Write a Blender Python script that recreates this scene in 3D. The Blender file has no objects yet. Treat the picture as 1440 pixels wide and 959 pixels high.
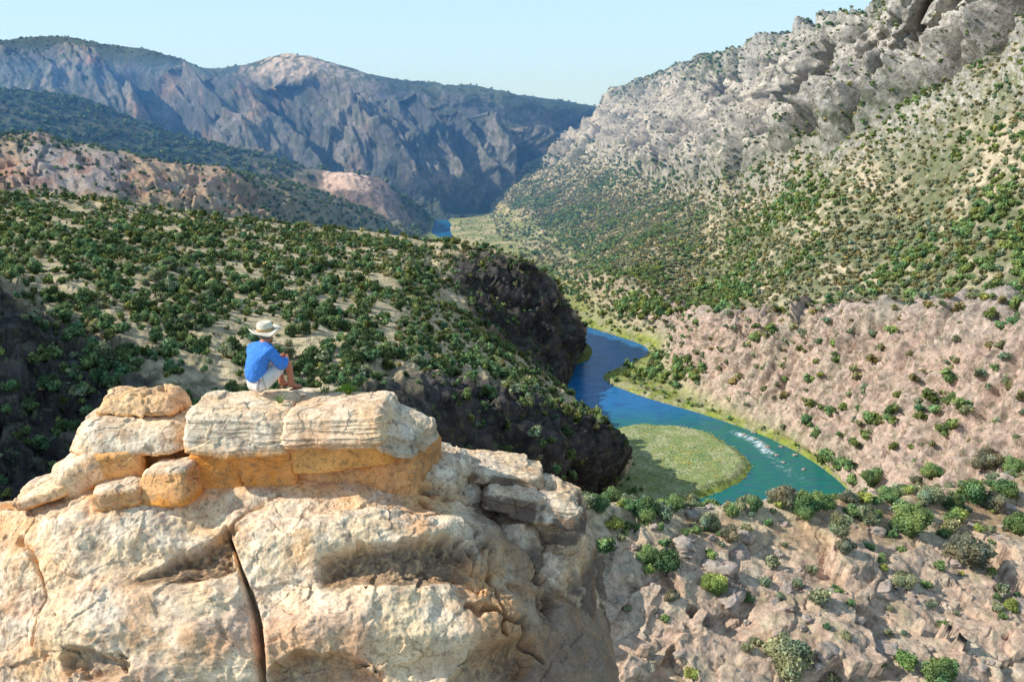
import bpy, math, random
import numpy as np
from mathutils import Vector, Matrix
from mathutils.bvhtree import BVHTree

random.seed(7)
RNG = np.random.default_rng(11)
SC = bpy.context.scene
COL = SC.collection
F = 1247.0
PITCH = math.atan((479.5 - 160.0) / F)
CP, SP = math.cos(PITCH), math.sin(PITCH)
H = 130.0

# ------------------------------------------------------------------ surveying helpers
def ray(px, py):
    a = (px - 720.0) / F
    b = -(py - 479.5) / F
    return np.array([a, CP + b * SP, -SP + b * CP])
def at(px, py, Y=None, z=None):
    d = ray(px, py)
    t = Y / d[1] if Y is not None else (z - H) / d[2]
    return np.array([0, 0, H]) + d * t
def project(P):
    q = P - np.array([0, 0, H])
    dep = q[..., 1] * CP - q[..., 2] * SP
    up = q[..., 1] * SP + q[..., 2] * CP
    dep = np.where(np.abs(dep) < 1e-6, 1e-6, dep)
    return 720 + F * q[..., 0] / dep, 479.5 - F * up / dep, dep

# ------------------------------------------------------------------ noise
_perm = np.random.default_rng(5).permutation(4096).astype(np.int32)
def _hash(i, j, k):
    return _perm[(_perm[(_perm[i & 4095] + j) & 4095] + k) & 4095]
_G = np.random.default_rng(6).normal(size=(4096, 3))
_G /= np.linalg.norm(_G, axis=1)[:, None]
_G = _G.astype(np.float32)
_GX, _GY, _GZ = [np.ascontiguousarray(_G[:, k]) for k in range(3)]
def perlin(P):
    P = np.asarray(P, dtype=np.float64)
    X_, Y_, Z_ = P[..., 0], P[..., 1], P[..., 2]
    ix_, iy_, iz_ = [np.floor(q).astype(np.int32) for q in (X_, Y_, Z_)]
    fx, fy, fz = (X_ - ix_).astype(np.float32), (Y_ - iy_).astype(np.float32), (Z_ - iz_).astype(np.float32)
    ux, uy, uz = [f * f * f * (f * (f * 6 - 15) + 10) for f in (fx, fy, fz)]
    out = 0
    for dx in (0, 1):
        wx = ux if dx else 1 - ux
        hx = _perm[(ix_ + dx) & 4095]
        for dy in (0, 1):
            wxy = wx * (uy if dy else 1 - uy)
            hy = _perm[(hx + iy_ + dy) & 4095]
            for dz in (0, 1):
                h = _perm[(hy + iz_ + dz) & 4095]
                out = out + wxy * (uz if dz else 1 - uz) * (_GX[h] * (fx - dx) + _GY[h] * (fy - dy) + _GZ[h] * (fz - dz))
    return out * 1.5
def fbm(P, octv=4, lac=2.03, gain=0.5):
    s = 0; a = 1.0; t = 0
    Q = np.array(P, dtype=np.float64)
    for k in range(octv):
        s = s + a * perlin(Q + 17.3 * k); t += a
        a *= gain; Q = Q * lac
    return s / t
def ridged(P, octv=4, gain=0.5):
    s = 0; a = 1.0; t = 0
    Q = np.array(P, dtype=np.float64)
    for k in range(octv):
        s = s + a * (1 - 2 * np.abs(perlin(Q + 9.1 * k))); t += a
        a *= gain; Q = Q * 2.07
    return s / t
def worley(P):
    """F1, F2 and cell random"""
    i = np.floor(P).astype(np.int64)
    f1 = np.full(P.shape[:-1], 9.0); f2 = f1.copy(); cid = np.zeros(P.shape[:-1])
    for dx in (-1, 0, 1):
        for dy in (-1, 0, 1):
            for dz in (-1, 0, 1):
                h = _hash(i[..., 0] + dx, i[..., 1] + dy, i[..., 2] + dz)
                o = _G[h] * 0.42 + 0.5
                d = np.sqrt((i[..., 0] + dx + o[..., 0] - P[..., 0]) ** 2 + (i[..., 1] + dy + o[..., 1] - P[..., 1]) ** 2
                            + (i[..., 2] + dz + o[..., 2] - P[..., 2]) ** 2)
                m = d < f1
                f2 = np.where(m, f1, np.minimum(f2, d))
                cid = np.where(m, h / 4096.0, cid)
                f1 = np.where(m, d, f1)
    return f1, f2, cid
def facet(P, warp=0.35, wsc=1.3, seed=0.0):
    """angular fractured blocks: every cell is a tilted plane with its own offset; returns value and cell random"""
    P = np.asarray(P, dtype=np.float64)
    P = P + warp * np.stack([fbm(P * wsc + 3 + seed, 3), fbm(P * wsc + 31 + seed, 3), fbm(P * wsc + 57 + seed, 3)], -1) + seed
    ii = [np.floor(P[..., k]).astype(np.int32) for k in range(3)]
    ff = [(P[..., k] - ii[k]).astype(np.float32) for k in range(3)]
    f1 = np.full(P.shape[:-1], 9.0, np.float32); val = np.zeros(P.shape[:-1], np.float32); cid = np.zeros(P.shape[:-1], np.float32)
    for dx in (-1, 0, 1):
        hx = _perm[(ii[0] + dx) & 4095]
        for dy in (-1, 0, 1):
            hy = _perm[(hx + ii[1] + dy) & 4095]
            for dz in (-1, 0, 1):
                h = _perm[(hy + ii[2] + dz) & 4095]
                q0 = ff[0] - dx - _GX[h] * 0.42 - 0.5; q1 = ff[1] - dy - _GY[h] * 0.42 - 0.5; q2 = ff[2] - dz - _GZ[h] * 0.42 - 0.5
                d = q0 * q0 + q1 * q1 + q2 * q2
                m = d < f1
                h2 = _perm[(h + 777) & 4095]
                c_ = h2 / np.float32(4096)
                v = (q0 * _GX[h2] + q1 * _GY[h2] + q2 * _GZ[h2]) * 0.9 + (c_ - 0.5) * 0.55
                val = np.where(m, v, val); cid = np.where(m, c_, cid); f1 = np.where(m, d, f1)
    return val, cid
def sstep(a, b, x):
    t = np.clip((x - a) / (b - a), 0, 1)
    return t * t * (3 - 2 * t)
def blur(A, k=2, n=2):
    for _ in range(n):
        for ax in (0, 1):
            B_ = np.pad(A, [(k, k) if q == ax else (0, 0) for q in range(2)], mode='edge')
            A = sum(np.take(B_, np.arange(j, j + A.shape[ax]), axis=ax) for j in range(2 * k + 1)) / (2 * k + 1)
    return A
def mixc(c1, c2, f):
    f = np.asarray(f)[..., None]
    return np.asarray(c1) * (1 - f) + np.asarray(c2) * f

# ------------------------------------------------------------------ object helpers
def tag(o, label=None, cat=None, group=None, kind=None):
    if label: o['label'] = label
    if cat: o['category'] = cat
    if group: o['group'] = group
    if kind: o['kind'] = kind
    return o
def empty(name, loc, rz=0.0):
    o = bpy.data.objects.new(name, None)
    o.empty_display_size = 0.2
    COL.objects.link(o)
    o.location = loc; o.rotation_euler = (0, 0, rz)
    return o
def link(name, me, mat, parent=None, smooth=True):
    if mat is not None and len(me.materials) == 0:
        for m in (mat if isinstance(mat, (list, tuple)) else [mat]):
            me.materials.append(m)
    if smooth and len(me.polygons):
        me.polygons.foreach_set('use_smooth', np.ones(len(me.polygons), dtype=bool))
    o = bpy.data.objects.new(name, me)
    COL.objects.link(o)
    if parent is not None: o.parent = parent
    return o
def mesh_np(name, V, Fq, col=None):
    """V (n,3), Fq (m,k)"""
    me = bpy.data.meshes.new(name)
    V = np.ascontiguousarray(V, dtype=np.float32); Fq = np.ascontiguousarray(Fq, dtype=np.int32)
    n, k = len(V), Fq.shape[1]
    me.vertices.add(n); me.vertices.foreach_set('co', V.ravel())
    me.loops.add(Fq.size); me.loops.foreach_set('vertex_index', Fq.ravel())
    me.polygons.add(len(Fq))
    me.polygons.foreach_set('loop_start', np.arange(0, Fq.size, k, dtype=np.int32))
    me.polygons.foreach_set('loop_total', np.full(len(Fq), k, dtype=np.int32))
    me.update(calc_edges=True)
    if col is not None:
        at_ = me.color_attributes.new('Col', 'FLOAT_COLOR', 'POINT')
        c4 = np.ones((n, 4), dtype=np.float32); c4[:, :3] = np.clip(col, 0, 1)
        at_.data.foreach_set('color', c4.ravel())
    me.validate()
    return me
def grid_faces(n, m, wrap=False):
    i = np.arange(n - 1)[:, None]; j = np.arange(m if wrap else m - 1)[None, :]
    j2 = (j + 1) % m
    return np.stack([i * m + j, i * m + j2, (i + 1) * m + j2, (i + 1) * m + j], -1).reshape(-1, 4)

# ------------------------------------------------------------------ materials
def new_mat(name):
    m = bpy.data.materials.new(name); m.use_nodes = True
    nt = m.node_tree; nt.nodes.clear()
    return m, nt, nt.nodes, nt.links
HAZE = None
def ground_mat(name, scale=1.0, var=0.35, bump=0.4, bdist=0.3, crack=0.0, speck=None, rough=0.95, tintlo=(0.72, 0.68, 0.66)):
    m, nt, N, L = new_mat(name)
    out = N.new('ShaderNodeOutputMaterial'); bs = N.new('ShaderNodeBsdfPrincipled')
    bs.inputs['Roughness'].default_value = rough; bs.inputs['Specular IOR Level'].default_value = 0.12
    at_ = N.new('ShaderNodeAttribute'); at_.attribute_name = 'Col'
    geo = N.new('ShaderNodeNewGeometry')
    def noise(sc, det=6, rg=0.6, dist=0.0):
        n = N.new('ShaderNodeTexNoise'); n.inputs['Scale'].default_value = sc
        n.inputs['Detail'].default_value = det; n.inputs['Roughness'].default_value = rg
        n.inputs['Distortion'].default_value = dist
        L.new(geo.outputs['Position'], n.inputs['Vector']); return n
    n1 = noise(0.35 * scale, 8, 0.68, 0.4)
    mr = N.new('ShaderNodeMapRange'); mr.inputs[1].default_value = 0.32; mr.inputs[2].default_value = 0.68
    L.new(n1.outputs['Fac'], mr.inputs[0])
    mr.inputs[3].default_value = 1 - var; mr.inputs[4].default_value = 1 + var * 0.75
    mul = N.new('ShaderNodeVectorMath'); mul.operation = 'SCALE'
    L.new(at_.outputs['Color'], mul.inputs[0]); L.new(mr.outputs[0], mul.inputs['Scale'])
    cur = mul.outputs[0]
    hgt = n1.outputs['Fac']
    if crack > 0:
        v = N.new('ShaderNodeTexVoronoi'); v.feature = 'DISTANCE_TO_EDGE'; v.inputs['Scale'].default_value = 0.3 * scale
        nw = noise(0.7 * scale, 3)
        vm = N.new('ShaderNodeVectorMath'); vm.operation = 'MULTIPLY_ADD'
        L.new(nw.outputs['Color'], vm.inputs[0]); vm.inputs[1].default_value = (2.2 / scale,) * 3
        L.new(geo.outputs['Position'], vm.inputs[2]); L.new(vm.outputs[0], v.inputs['Vector'])
        cr = N.new('ShaderNodeMapRange'); cr.inputs[1].default_value = 0.0; cr.inputs[2].default_value = 0.09
        cr.inputs[3].default_value = 1 - crack; cr.inputs[4].default_value = 1.0
        L.new(v.outputs['Distance'], cr.inputs[0])
        m2 = N.new('ShaderNodeVectorMath'); m2.operation = 'SCALE'
        L.new(cur, m2.inputs[0]); L.new(cr.outputs[0], m2.inputs['Scale']); cur = m2.outputs[0]
        ad = N.new('ShaderNodeMath'); ad.operation = 'MULTIPLY_ADD'
        L.new(cr.outputs[0], ad.inputs[0]); ad.inputs[1].default_value = 0.5; L.new(hgt, ad.inputs[2]); hgt = ad.outputs[0]
    if speck:
        for (sc, lo, hi, colr, amt) in speck:
            ns = noise(sc, 4, 0.7, 0.3)
            mp = N.new('ShaderNodeMapRange'); mp.inputs[1].default_value = lo; mp.inputs[2].default_value = hi
            mp.inputs[3].default_value = 0; mp.inputs[4].default_value = amt
            L.new(ns.outputs['Fac'], mp.inputs[0])
            mx = N.new('ShaderNodeMix'); mx.data_type = 'RGBA'
            L.new(mp.outputs[0], mx.inputs[0]); L.new(cur, mx.inputs[6]); mx.inputs[7].default_value = (*colr, 1)
            cur = mx.outputs[2]
    bp = N.new('ShaderNodeBump'); bp.inputs['Strength'].default_value = bump; bp.inputs['Distance'].default_value = bdist
    L.new(hgt, bp.inputs['Height']); L.new(bp.outputs[0], bs.inputs['Normal'])
    L.new(cur, bs.inputs['Base Color']); L.new(bs.outputs[0], out.inputs[0])
    return m
def plain_mat(name, col, rough=0.8, var=0.15, scale=8.0, bump=0.1, bdist=0.01, spec=0.2):
    m, nt, N, L = new_mat(name)
    out = N.new('ShaderNodeOutputMaterial'); bs = N.new('ShaderNodeBsdfPrincipled')
    bs.inputs['Roughness'].default_value = rough; bs.inputs['Specular IOR Level'].default_value = spec
    tc = N.new('ShaderNodeTexCoord'); n = N.new('ShaderNodeTexNoise'); n.inputs['Scale'].default_value = scale
    n.inputs['Detail'].default_value = 5; L.new(tc.outputs['Object'], n.inputs['Vector'])
    mr = N.new('ShaderNodeMapRange'); mr.inputs[1].default_value = .3; mr.inputs[2].default_value = .7
    mr.inputs[3].default_value = 1 - var; mr.inputs[4].default_value = 1 + var
    L.new(n.outputs['Fac'], mr.inputs[0])
    sc = N.new('ShaderNodeVectorMath'); sc.operation = 'SCALE'; sc.inputs[0].default_value = col
    L.new(mr.outputs[0], sc.inputs['Scale']); L.new(sc.outputs[0], bs.inputs['Base Color'])
    bp = N.new('ShaderNodeBump'); bp.inputs['Strength'].default_value = bump; bp.inputs['Distance'].default_value = bdist
    L.new(n.outputs['Fac'], bp.inputs['Height']); L.new(bp.outputs[0], bs.inputs['Normal'])
    L.new(bs.outputs[0], out.inputs[0])
    return m
def foliage_mat(name, gain=1.0):
    m, nt, N, L = new_mat(name)
    out = N.new('ShaderNodeOutputMaterial'); bs = N.new('ShaderNodeBsdfDiffuse')
    at_ = N.new('ShaderNodeAttribute'); at_.attribute_name = 'Col'
    geo = N.new('ShaderNodeNewGeometry')
    n = N.new('ShaderNodeTexNoise'); n.inputs['Scale'].default_value = 0.22; n.inputs['Detail'].default_value = 3
    L.new(geo.outputs['Position'], n.inputs['Vector'])
    rp = N.new('ShaderNodeValToRGB'); rp.color_ramp.elements[0].position = 0.32; rp.color_ramp.elements[1].position = 0.68
    rp.color_ramp.elements[0].color = (0.7 * gain, 0.9 * gain, 0.95 * gain, 1)
    rp.color_ramp.elements[1].color = (1.45 * gain, 1.15 * gain, 0.9 * gain, 1)
    L.new(n.outputs['Fac'], rp.inputs[0])
    mu = N.new('ShaderNodeVectorMath'); mu.operation = 'MULTIPLY'
    L.new(at_.outputs['Color'], mu.inputs[0]); L.new(rp.outputs[0], mu.inputs[1])
    L.new(mu.outputs[0], bs.inputs['Color'])
    tr = N.new('ShaderNodeBsdfTranslucent'); L.new(mu.outputs[0], tr.inputs['Color'])
    mx = N.new('ShaderNodeMixShader'); mx.inputs[0].default_value = 0.18
    L.new(bs.outputs[0], mx.inputs[1]); L.new(tr.outputs[0], mx.inputs[2])
    L.new(mx.outputs[0], out.inputs[0])
    return m

M_FAR = ground_mat('mountain_rock', scale=0.35, var=0.42, bump=0.9, bdist=4.0,
                   speck=[(0.12, 0.53, 0.62, (0.05, 0.075, 0.05), 0.6)])
M_MID = ground_mat('hillside_ground', scale=1.0, var=0.42, bump=0.7, bdist=1.0,
                   speck=[(0.5, 0.54, 0.62, (0.12, 0.14, 0.065), 0.6)])
M_WALL = ground_mat('canyon_wall_ground', scale=0.9, var=0.42, bump=0.9, bdist=2.0,
                    speck=[(0.42, 0.54, 0.62, (0.13, 0.15, 0.07), 0.6), (0.16, 0.56, 0.66, (0.25, 0.20, 0.17), 0.3)])
M_NEAR = ground_mat('slope_ground', scale=2.2, var=0.5, bump=0.9, bdist=0.5, crack=0.0,
                    speck=[(0.9, 0.55, 0.66, (0.20, 0.15, 0.11), 0.6), (4.0, 0.56, 0.66, (0.22, 0.18, 0.11), 0.5)])
M_ROCK = ground_mat('sandstone', scale=9.0, var=0.30, bump=0.8, bdist=0.04, crack=0.0,
                    speck=[(2.6, 0.50, 0.66, (0.62, 0.30, 0.12), 0.40), (11.0, 0.53, 0.64, (0.22, 0.15, 0.10), 0.55),
                           (30.0, 0.55, 0.64, (0.10, 0.07, 0.055), 0.5)])
M_LEAF = foliage_mat('juniper_foliage')
M_BARK = plain_mat('bark', (0.13, 0.10, 0.08), 0.95, 0.3, 6, 0.5, 0.02)

# ------------------------------------------------------------------ lofted land forms
def cr(P0, P1, P2, P3, t):
    return 0.5 * ((2 * P1) + (-P0 + P2) * t + (2 * P0 - 5 * P1 + 4 * P2 - P3) * t * t + (-P0 + 3 * P1 - 3 * P2 + P3) * t ** 3)
def cr_axis0(C, counts):
    out = []
    R = len(C)
    for r in range(R - 1):
        P1, P2 = C[r], C[r + 1]
        P0 = C[r - 1] if r > 0 else 2 * P1 - P2
        P3 = C[r + 2] if r + 2 < R else 2 * P2 - P1
        n = counts[r]
        t = (np.arange(n) / n).reshape((-1,) + (1,) * (C.ndim - 1))
        out.append(cr(P0[None], P1[None], P2[None], P3[None], t))
    out.append(C[-1][None])
    return np.concatenate(out, 0)
def loft(rows, chans, step=1.7, cap=170):
    """rows: list of list of (px,py,Y) or (px,py,None,z). chans: per-row tuple of channels"""
    R, S = len(rows), len(rows[0])
    C = np.zeros((R, S, 3 + len(chans[0]))); I = np.zeros((R, S, 2))
    for r in range(R):
        assert len(rows[r]) == S, (r, len(rows[r]), S)
        for s in range(S):
            p = rows[r][s]
            C[r, s, :3] = at(p[0], p[1], p[2]) if len(p) == 3 else at(p[0], p[1], None, p[3])
            I[r, s] = p[:2]
            ch = chans[r]
            for k in range(len(ch)):
                C[r, s, 3 + k] = ch[k][s] if isinstance(ch[k], (list, tuple)) else ch[k]
    dr = np.linalg.norm(np.diff(I, axis=0), axis=2).max(1); ds = np.linalg.norm(np.diff(I, axis=1), axis=2).max(0)
    cr_n = [int(np.clip(x / step, 6, cap)) for x in dr]; cs_n = [int(np.clip(x / step, 6, cap)) for x in ds]
    G = cr_axis0(C, cr_n)
    G = cr_axis0(np.swapaxes(G, 0, 1), cs_n); G = np.swapaxes(G, 0, 1)
    P, ch = G[..., :3], G[..., 3:]
    ds_ = np.linalg.norm(np.diff(P, axis=1), axis=2).mean(0); S_ = np.concatenate([[0], np.cumsum(ds_)])[None, :] + np.zeros(P.shape[:2])
    dt_ = np.linalg.norm(np.diff(P, axis=0), axis=2).mean(1); T_ = np.concatenate([[0], np.cumsum(dt_)])[:, None] + np.zeros(P.shape[:2])
    return P, ch, S_, T_
def normals(P):
    du = np.gradient(P, axis=1); dv = np.gradient(P, axis=0)
    n = np.cross(du, dv); n /= np.linalg.norm(n, axis=2)[..., None] + 1e-9
    return n
SHEETS = {}
def sheet(name, P, col, mat, dens=None, flip=False):
    n, m = P.shape[:2]
    Fq = grid_faces(n, m)
    if flip: Fq = Fq[:, ::-1]
    me = mesh_np(name, P.reshape(-1, 3), Fq, col.reshape(-1, 3))
    o = link(name, me, mat, smooth=name in ('river', 'ground'))
    tag(o, kind='structure')
    SHEETS[name] = (P, dens, Fq)
    return o
def up_normals(P):
    N_ = normals(P)
    if N_[..., 2].mean() < 0: N_ = -N_; return N_, True
    return N_, False

TAN = (0.64, 0.52, 0.35); PINK = (0.66, 0.47, 0.365); GREY = (0.46, 0.42, 0.37); PALE = (0.68, 0.61, 0.52)
GREEN = (0.085, 0.115, 0.05); OLIVE = (0.15, 0.165, 0.08); GRASS = (0.30, 0.34, 0.07); MEADOW = (0.24, 0.26, 0.11)

# --- right canyon wall -------------------------------------------------
rw = [
 [(672,304,None,-3),(634,318,None,-3),(640,340,None,-3),(690,380,None,-3),(796,450,None,-3),(905,497,None,-3),(838,532,None,-3),(880,558,None,-3),(988,593,None,-3),(1082,628,None,-3),(1165,682,None,-3),(1240,762,None,-3),(1400,905,None,-3)],
 [(676,300,None,1),(642,313,None,1.5),(650,336,None,1.5),(704,374,None,1.5),(810,447,None,1.5),(915,487,None,1.5),(862,524,None,1.8),(903,549,None,1.8),(1003,581,None,1.5),(1096,616,None,1.5),(1174,662,None,1.5),(1255,745,None,1.5),(1420,885,None,1.5)],
 [(682,296,None,2),(690,304,None,4),(715,322,None,5),(752,352,None,5),(848,440,None,5),(935,476,None,5),(925,512,None,4),(950,533,None,4),(1025,570,None,4),(1115,604,None,4),(1187,650,None,4),(1270,733,None,4),(1440,870,None,4)],
 [(698,283,1200),(722,296,1092),(755,316,965),(800,378,770),(872,398,600),(975,452,512),(985,456,462),(1005,460,424),(1100,468,394),(1215,466,364),(1325,462,330),(1455,458,296),(1640,458,258)],
 [(702,278,1203),(727,291,1098),(760,310,975),(808,368,790),(880,390,615),(985,440,528),(998,444,478),(1018,447,442),(1112,455,412),(1228,453,381),(1338,449,346),(1470,446,312),(1655,446,272)],
 [(722,255,1215),(745,275,1120),(785,295,1000),(845,330,830),(920,350,668),(1010,372,590),(1042,378,538),(1082,372,495),(1150,368,452),(1270,340,428),(1380,310,392),(1520,290,350),(1700,280,300)],
 [(750,230,1250),(790,240,1160),(840,250,1060),(900,268,920),(962,288,790),(1022,262,710),(1080,240,652),(1120,232,590),(1190,218,535),(1290,160,505),(1400,100,470),(1520,60,420),(1700,0,360)],
 [(798,192,1290),(838,185,1220),(885,178,1130),(932,180,1010),(985,185,880),(1042,165,790),(1098,148,716),(1138,138,650),(1196,124,590),(1282,78,560),(1380,18,520),(1500,-40,470),(1680,-110,400)],
 [(843,157,1340),(880,128,1270),(925,112,1190),(960,98,1090),(1000,88,960),(1060,72,860),(1110,60,780),(1150,46,710),(1200,30,650),(1270,-2,610),(1360,-60,570),(1480,-130,520),(1650,-200,440)],
 [(900,170,1600),(950,165,1550),(1010,160,1480),(1070,150,1400),(1120,150,1300),(1180,140,1200),(1250,130,1100),(1300,120,1000),(1350,110,950),(1450,90,900),(1550,60,850),(1700,0,800),(1900,-60,700)],
]
# channels: rock, vegetation, green bank
ch = [(0,0,1),(0,.03,1),([.05,.05,.05,.1,.3,.4,.2,.4,.5,.6,.6,.6,.6],[.35,.35,.35,.35,.35,.2,.35,.2,.15,.15,.15,.15,.15],[.7,.7,.6,.5,.5,.4,.5,.45,.4,.35,.3,.2,.2]),
      ([.3,.1,.1,.35,.35,.75,.9,1,1,1,1,.9,.9],[.3,.5,.6,.4,.5,.4,.35,.25,.2,.18,.15,.15,.15],0),
      ([.3,.1,.1,.1,.1,.1,.1,.1,.1,.1,.1,.1,.1],[.5,.7,.8,.9,.8,.8,.8,.7,.6,.5,.5,.6,.6],0),
      ([.3,.2,.1,.05,0,0,0,0,0,0,0,0,0],[.6,.8,.9,1,.9,.9,.9,1,1,1,1,1,1],0),
      ([.7,.5,.3,.3,.35,.45,.5,.4,.4,.4,.4,.4,.4],[.4,.6,.7,.8,.75,.65,.6,.7,.7,.7,.7,.6,.6],0),
      ([1,1,.9,1,1,1,1,1,1,1,1,1,1],[.1,.15,.15,.1,.12,.1,.1,.08,.1,.08,.05,.05,.05],0),
      ([.7,.5,.35,.5,.5,.6,.6,.7,.7,.7,.9,.9,.9],[.4,.6,.8,.5,.7,.5,.5,.5,.5,.6,.3,.3,.3],0),(0.2,.3,0)]
P, c, S_, T_ = loft(rw, ch, 1.8)
N0, fl = up_normals(P)
rock, veg, grs = [np.clip(c[..., k], 0, 1) for k in range(3)]
dist = np.linalg.norm(P - [0, 0, H], axis=2)
hi = sstep(42, 95, P[..., 2]) * sstep(0.3, 0.8, rock)
rib = ridged(np.stack([S_ / 80 - T_ / 95, T_ / 230, P[..., 2] * 0 + 3.7], -1), 4, 0.55)
chute = np.abs(perlin(np.stack([S_ / 60 - T_ / 75 + 0.5 * fbm(P / 40, 2), T_ / 170, P[..., 2] * 0 + 6.1], -1)))
blk = fbm(P / 26.0, 5, gain=0.6)
QW = np.stack([S_ / 1.0 - 0.5 * T_, T_ * 0.85, P[..., 2] * 0.0], -1)
fa, _i = facet(QW / 30.0, 0.6, 1.2); fa2, _i = facet(QW / 13.0 + 7, 0.5, 1.2)
fa = blur(fa, 2, 2); fa2 = blur(fa2, 1, 2); fb, wid = facet(P / np.array([12.0, 12.0, 17.0]), 0.45, 1.5, 3.3); fc, _i = facet(P / 5.0, 0.4, 1.3, 8.1)
disp = 1.25 * hi * (15.0 * rib + 6.0 * blk + 13.0 * fa + 8.0 * fa2 + 2.6 * blur(fb, 1, 1) + 1.2 * blur(fc, 1, 1) + 7.5 * ridged(P / 17.0, 5, .62) - 24.0 * sstep(.17, .0, chute)) + rock * (1 - hi) * (2.6 * fb + 1.8 * fc + 4.0 * blk + 3.0 * rib + 1.6 * ridged(P / 8.0, 4, .6) + 4.5 * ridged(np.stack([S_ / 9, T_ / 60, S_ * 0 + 5], -1), 3) + 7.0 * ridged(np.stack([S_ / 22, T_ / 90, S_ * 0], -1), 2)) + (1 - rock) * (3.0 * fbm(P / 45.0, 4)) * (1 - grs)
swale = ridged(np.stack([S_ / 120 + T_ / 300, T_ / 500, S_ * 0 + 9.0], -1), 2)
disp += (1 - rock) * (1 - grs) * 3.5 * swale
zc = P[..., 2].max(0, keepdims=True)
crest = sstep(75, 20, zc - P[..., 2])
lowr = rock * (1 - sstep(.0, .5, hi))
fv, _i = facet(np.stack([S_ / 9.0, T_ / 24.0, S_ * 0 + 2], -1), .5, 1.2); fv2, _i = facet(np.stack([S_ / 3.2, T_ / 5.0, S_ * 0 + 7], -1), .5, 1.2)
disp += lowr * (3.4 * fv + 1.3 * fv2) - 15.0 * hi * crest
P = P + N0 * (disp * sstep(0, 1, (1 - grs * 0.95)))[..., None]
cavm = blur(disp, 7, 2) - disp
N1, _ = up_normals(P)
steep = 1 - N1[..., 2]
nz = fbm(P / 7.0, 4); nz2 = fbm(P / 30.0 + 5, 4); nz3 = fbm(P / 3.0, 3)
rockc = mixc(mixc(GREY, PALE, sstep(-.3, .4, nz2 + 0.3 * nz)), (0.31, 0.27, 0.24), sstep(0.0, 0.45, nz))
lowc = mixc(mixc(PINK, (0.56, 0.44, 0.34), sstep(-.4, .4, nz)), (0.46, 0.40, 0.30), sstep(0, .5, nz2))
lowc = mixc(lowc, (0.24, 0.175, 0.14), 0.8 * sstep(.1, .45, nz3 + .5 * nz))
rockc = mixc(lowc, rockc, sstep(45, 90, P[..., 2] + 0.05 * P[..., 1] - 15))
soil = mixc(TAN, (0.37, 0.33, 0.215), sstep(-.3, .3, nz2))
soil = mixc(soil, (0.17, 0.19, 0.09), 0.85 * sstep(-0.3, 0.2, nz + 0.6 * nz2) * sstep(.2, .7, veg))
col = mixc(soil, rockc, sstep(0.2, 0.6, rock + 0.3 * nz + 0.6 * (steep - 0.4)))
col = col * (1 - 0.45 * (hi * sstep(.18, .02, chute)))[..., None]  # shadow of the gullies painted into the colour along the chutes
col = mixc(col, (0.15, 0.13, 0.12), 0.6 * rock * sstep(1.5, 5.0, cavm))  # hollows painted dark, standing in for crevice shade
col = mixc(col, GREEN, 0.8 * sstep(0.35, 0.7, veg + 0.5 * nz) * sstep(0.3, 0.7, rock))
col = mixc(col, mixc(GRASS, (0.40, 0.37, 0.2), sstep(-.2, .3, nz)), sstep(0.25, 0.75, grs + 0.25 * nz))
far_m = sstep(720, 900, P[..., 1]) * (1 - rock) * sstep(22, 8, P[..., 2])
col = mixc(col, mixc((0.55, 0.48, 0.28), (0.26, 0.30, 0.11), sstep(-.15, .15, nz2)), 0.85 * far_m)
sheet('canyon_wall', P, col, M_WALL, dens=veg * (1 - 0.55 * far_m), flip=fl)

SHEETS['bank'] = (P, sstep(.35, 1, grs) * sstep(0.2, 1.2, P[..., 2]) * (1 - sstep(650, 900, P[..., 1]) * .7), None)
# --- far mountain ------------------------------------------------------
fm = [
 [(-260,330,900),(-60,330,930),(80,330,980),(220,330,1010),(340,330,1030),(450,325,1060),(540,320,1080),(600,322,1090),(655,312,None,-4),(700,312,None,-4),(770,300,1120)],
 [(-260,230,1120),(-60,225,1140),(80,222,1160),(220,240,1160),(340,250,1150),(450,262,1140),(540,280,1140),(600,296,1160),(655,302,None,0),(692,298,None,0),(770,285,1240)],
 [(-260,170,1270),(-60,165,1290),(80,160,1300),(220,185,1280),(340,200,1240),(450,212,1210),(540,225,1190),(600,240,1190),(660,245,1210),(706,262,1230),(790,240,1290)],
 [(-260,120,1400),(-60,115,1420),(80,108,1440),(220,128,1400),(340,145,1340),(450,150,1290),(540,160,1260),(600,172,1250),(660,180,1250),(720,195,1270),(800,195,1320)],
 [(-260,80,1560),(-60,66,1580),(80,54,1600),(222,76,1520),(300,99,1440),(415,86,1370),(500,103,1330),(575,116,1310),(660,127,1300),(740,140,1310),(845,157,1380)],
 [(-260,110,2000),(-60,110,2000),(80,110,2000),(222,115,2000),(300,120,1900),(415,125,1800),(500,130,1700),(575,140,1650),(660,145,1650),(740,150,1650),(860,168,1650)],
]
ch = [(0.1,.7),([.1,.1,.1,.1,.1,.2,.3,.5,.2,.3,.5],.6),([.3,.4,.5,.9,1,1,1,1,1,1,1],[.6,.4,.4,.2,.1,.1,.1,.1,.1,.1,.1]),
      ([.6,.7,.8,1,1,1,1,1,1,1,1],[.4,.3,.3,.1,.05,.1,.1,.1,.1,.1,.1]),([.1,.2,.2,.2,.3,.5,.5,.5,.6,.6,.5],[.9,.9,.9,.9,.7,.2,.4,.6,.7,.7,.7]),(0,.5)]
P, c, S_, T_ = loft(fm, ch, 1.7)
N0, fl = up_normals(P)
rock, veg = np.clip(c[..., 0], 0, 1), np.clip(c[..., 1], 0, 1)
wob = fbm(P / 160.0, 3)
rib = ridged(np.stack([S_ / 95 + T_ / 190 + 0.5 * wob, T_ / 900, S_ * 0 + 1.7], -1), 2, 0.45)
rib2 = ridged(np.stack([S_ / 42 + T_ / 260 + wob, T_ / 260, S_ * 0 + 4.2], -1), 4, 0.55)
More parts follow.
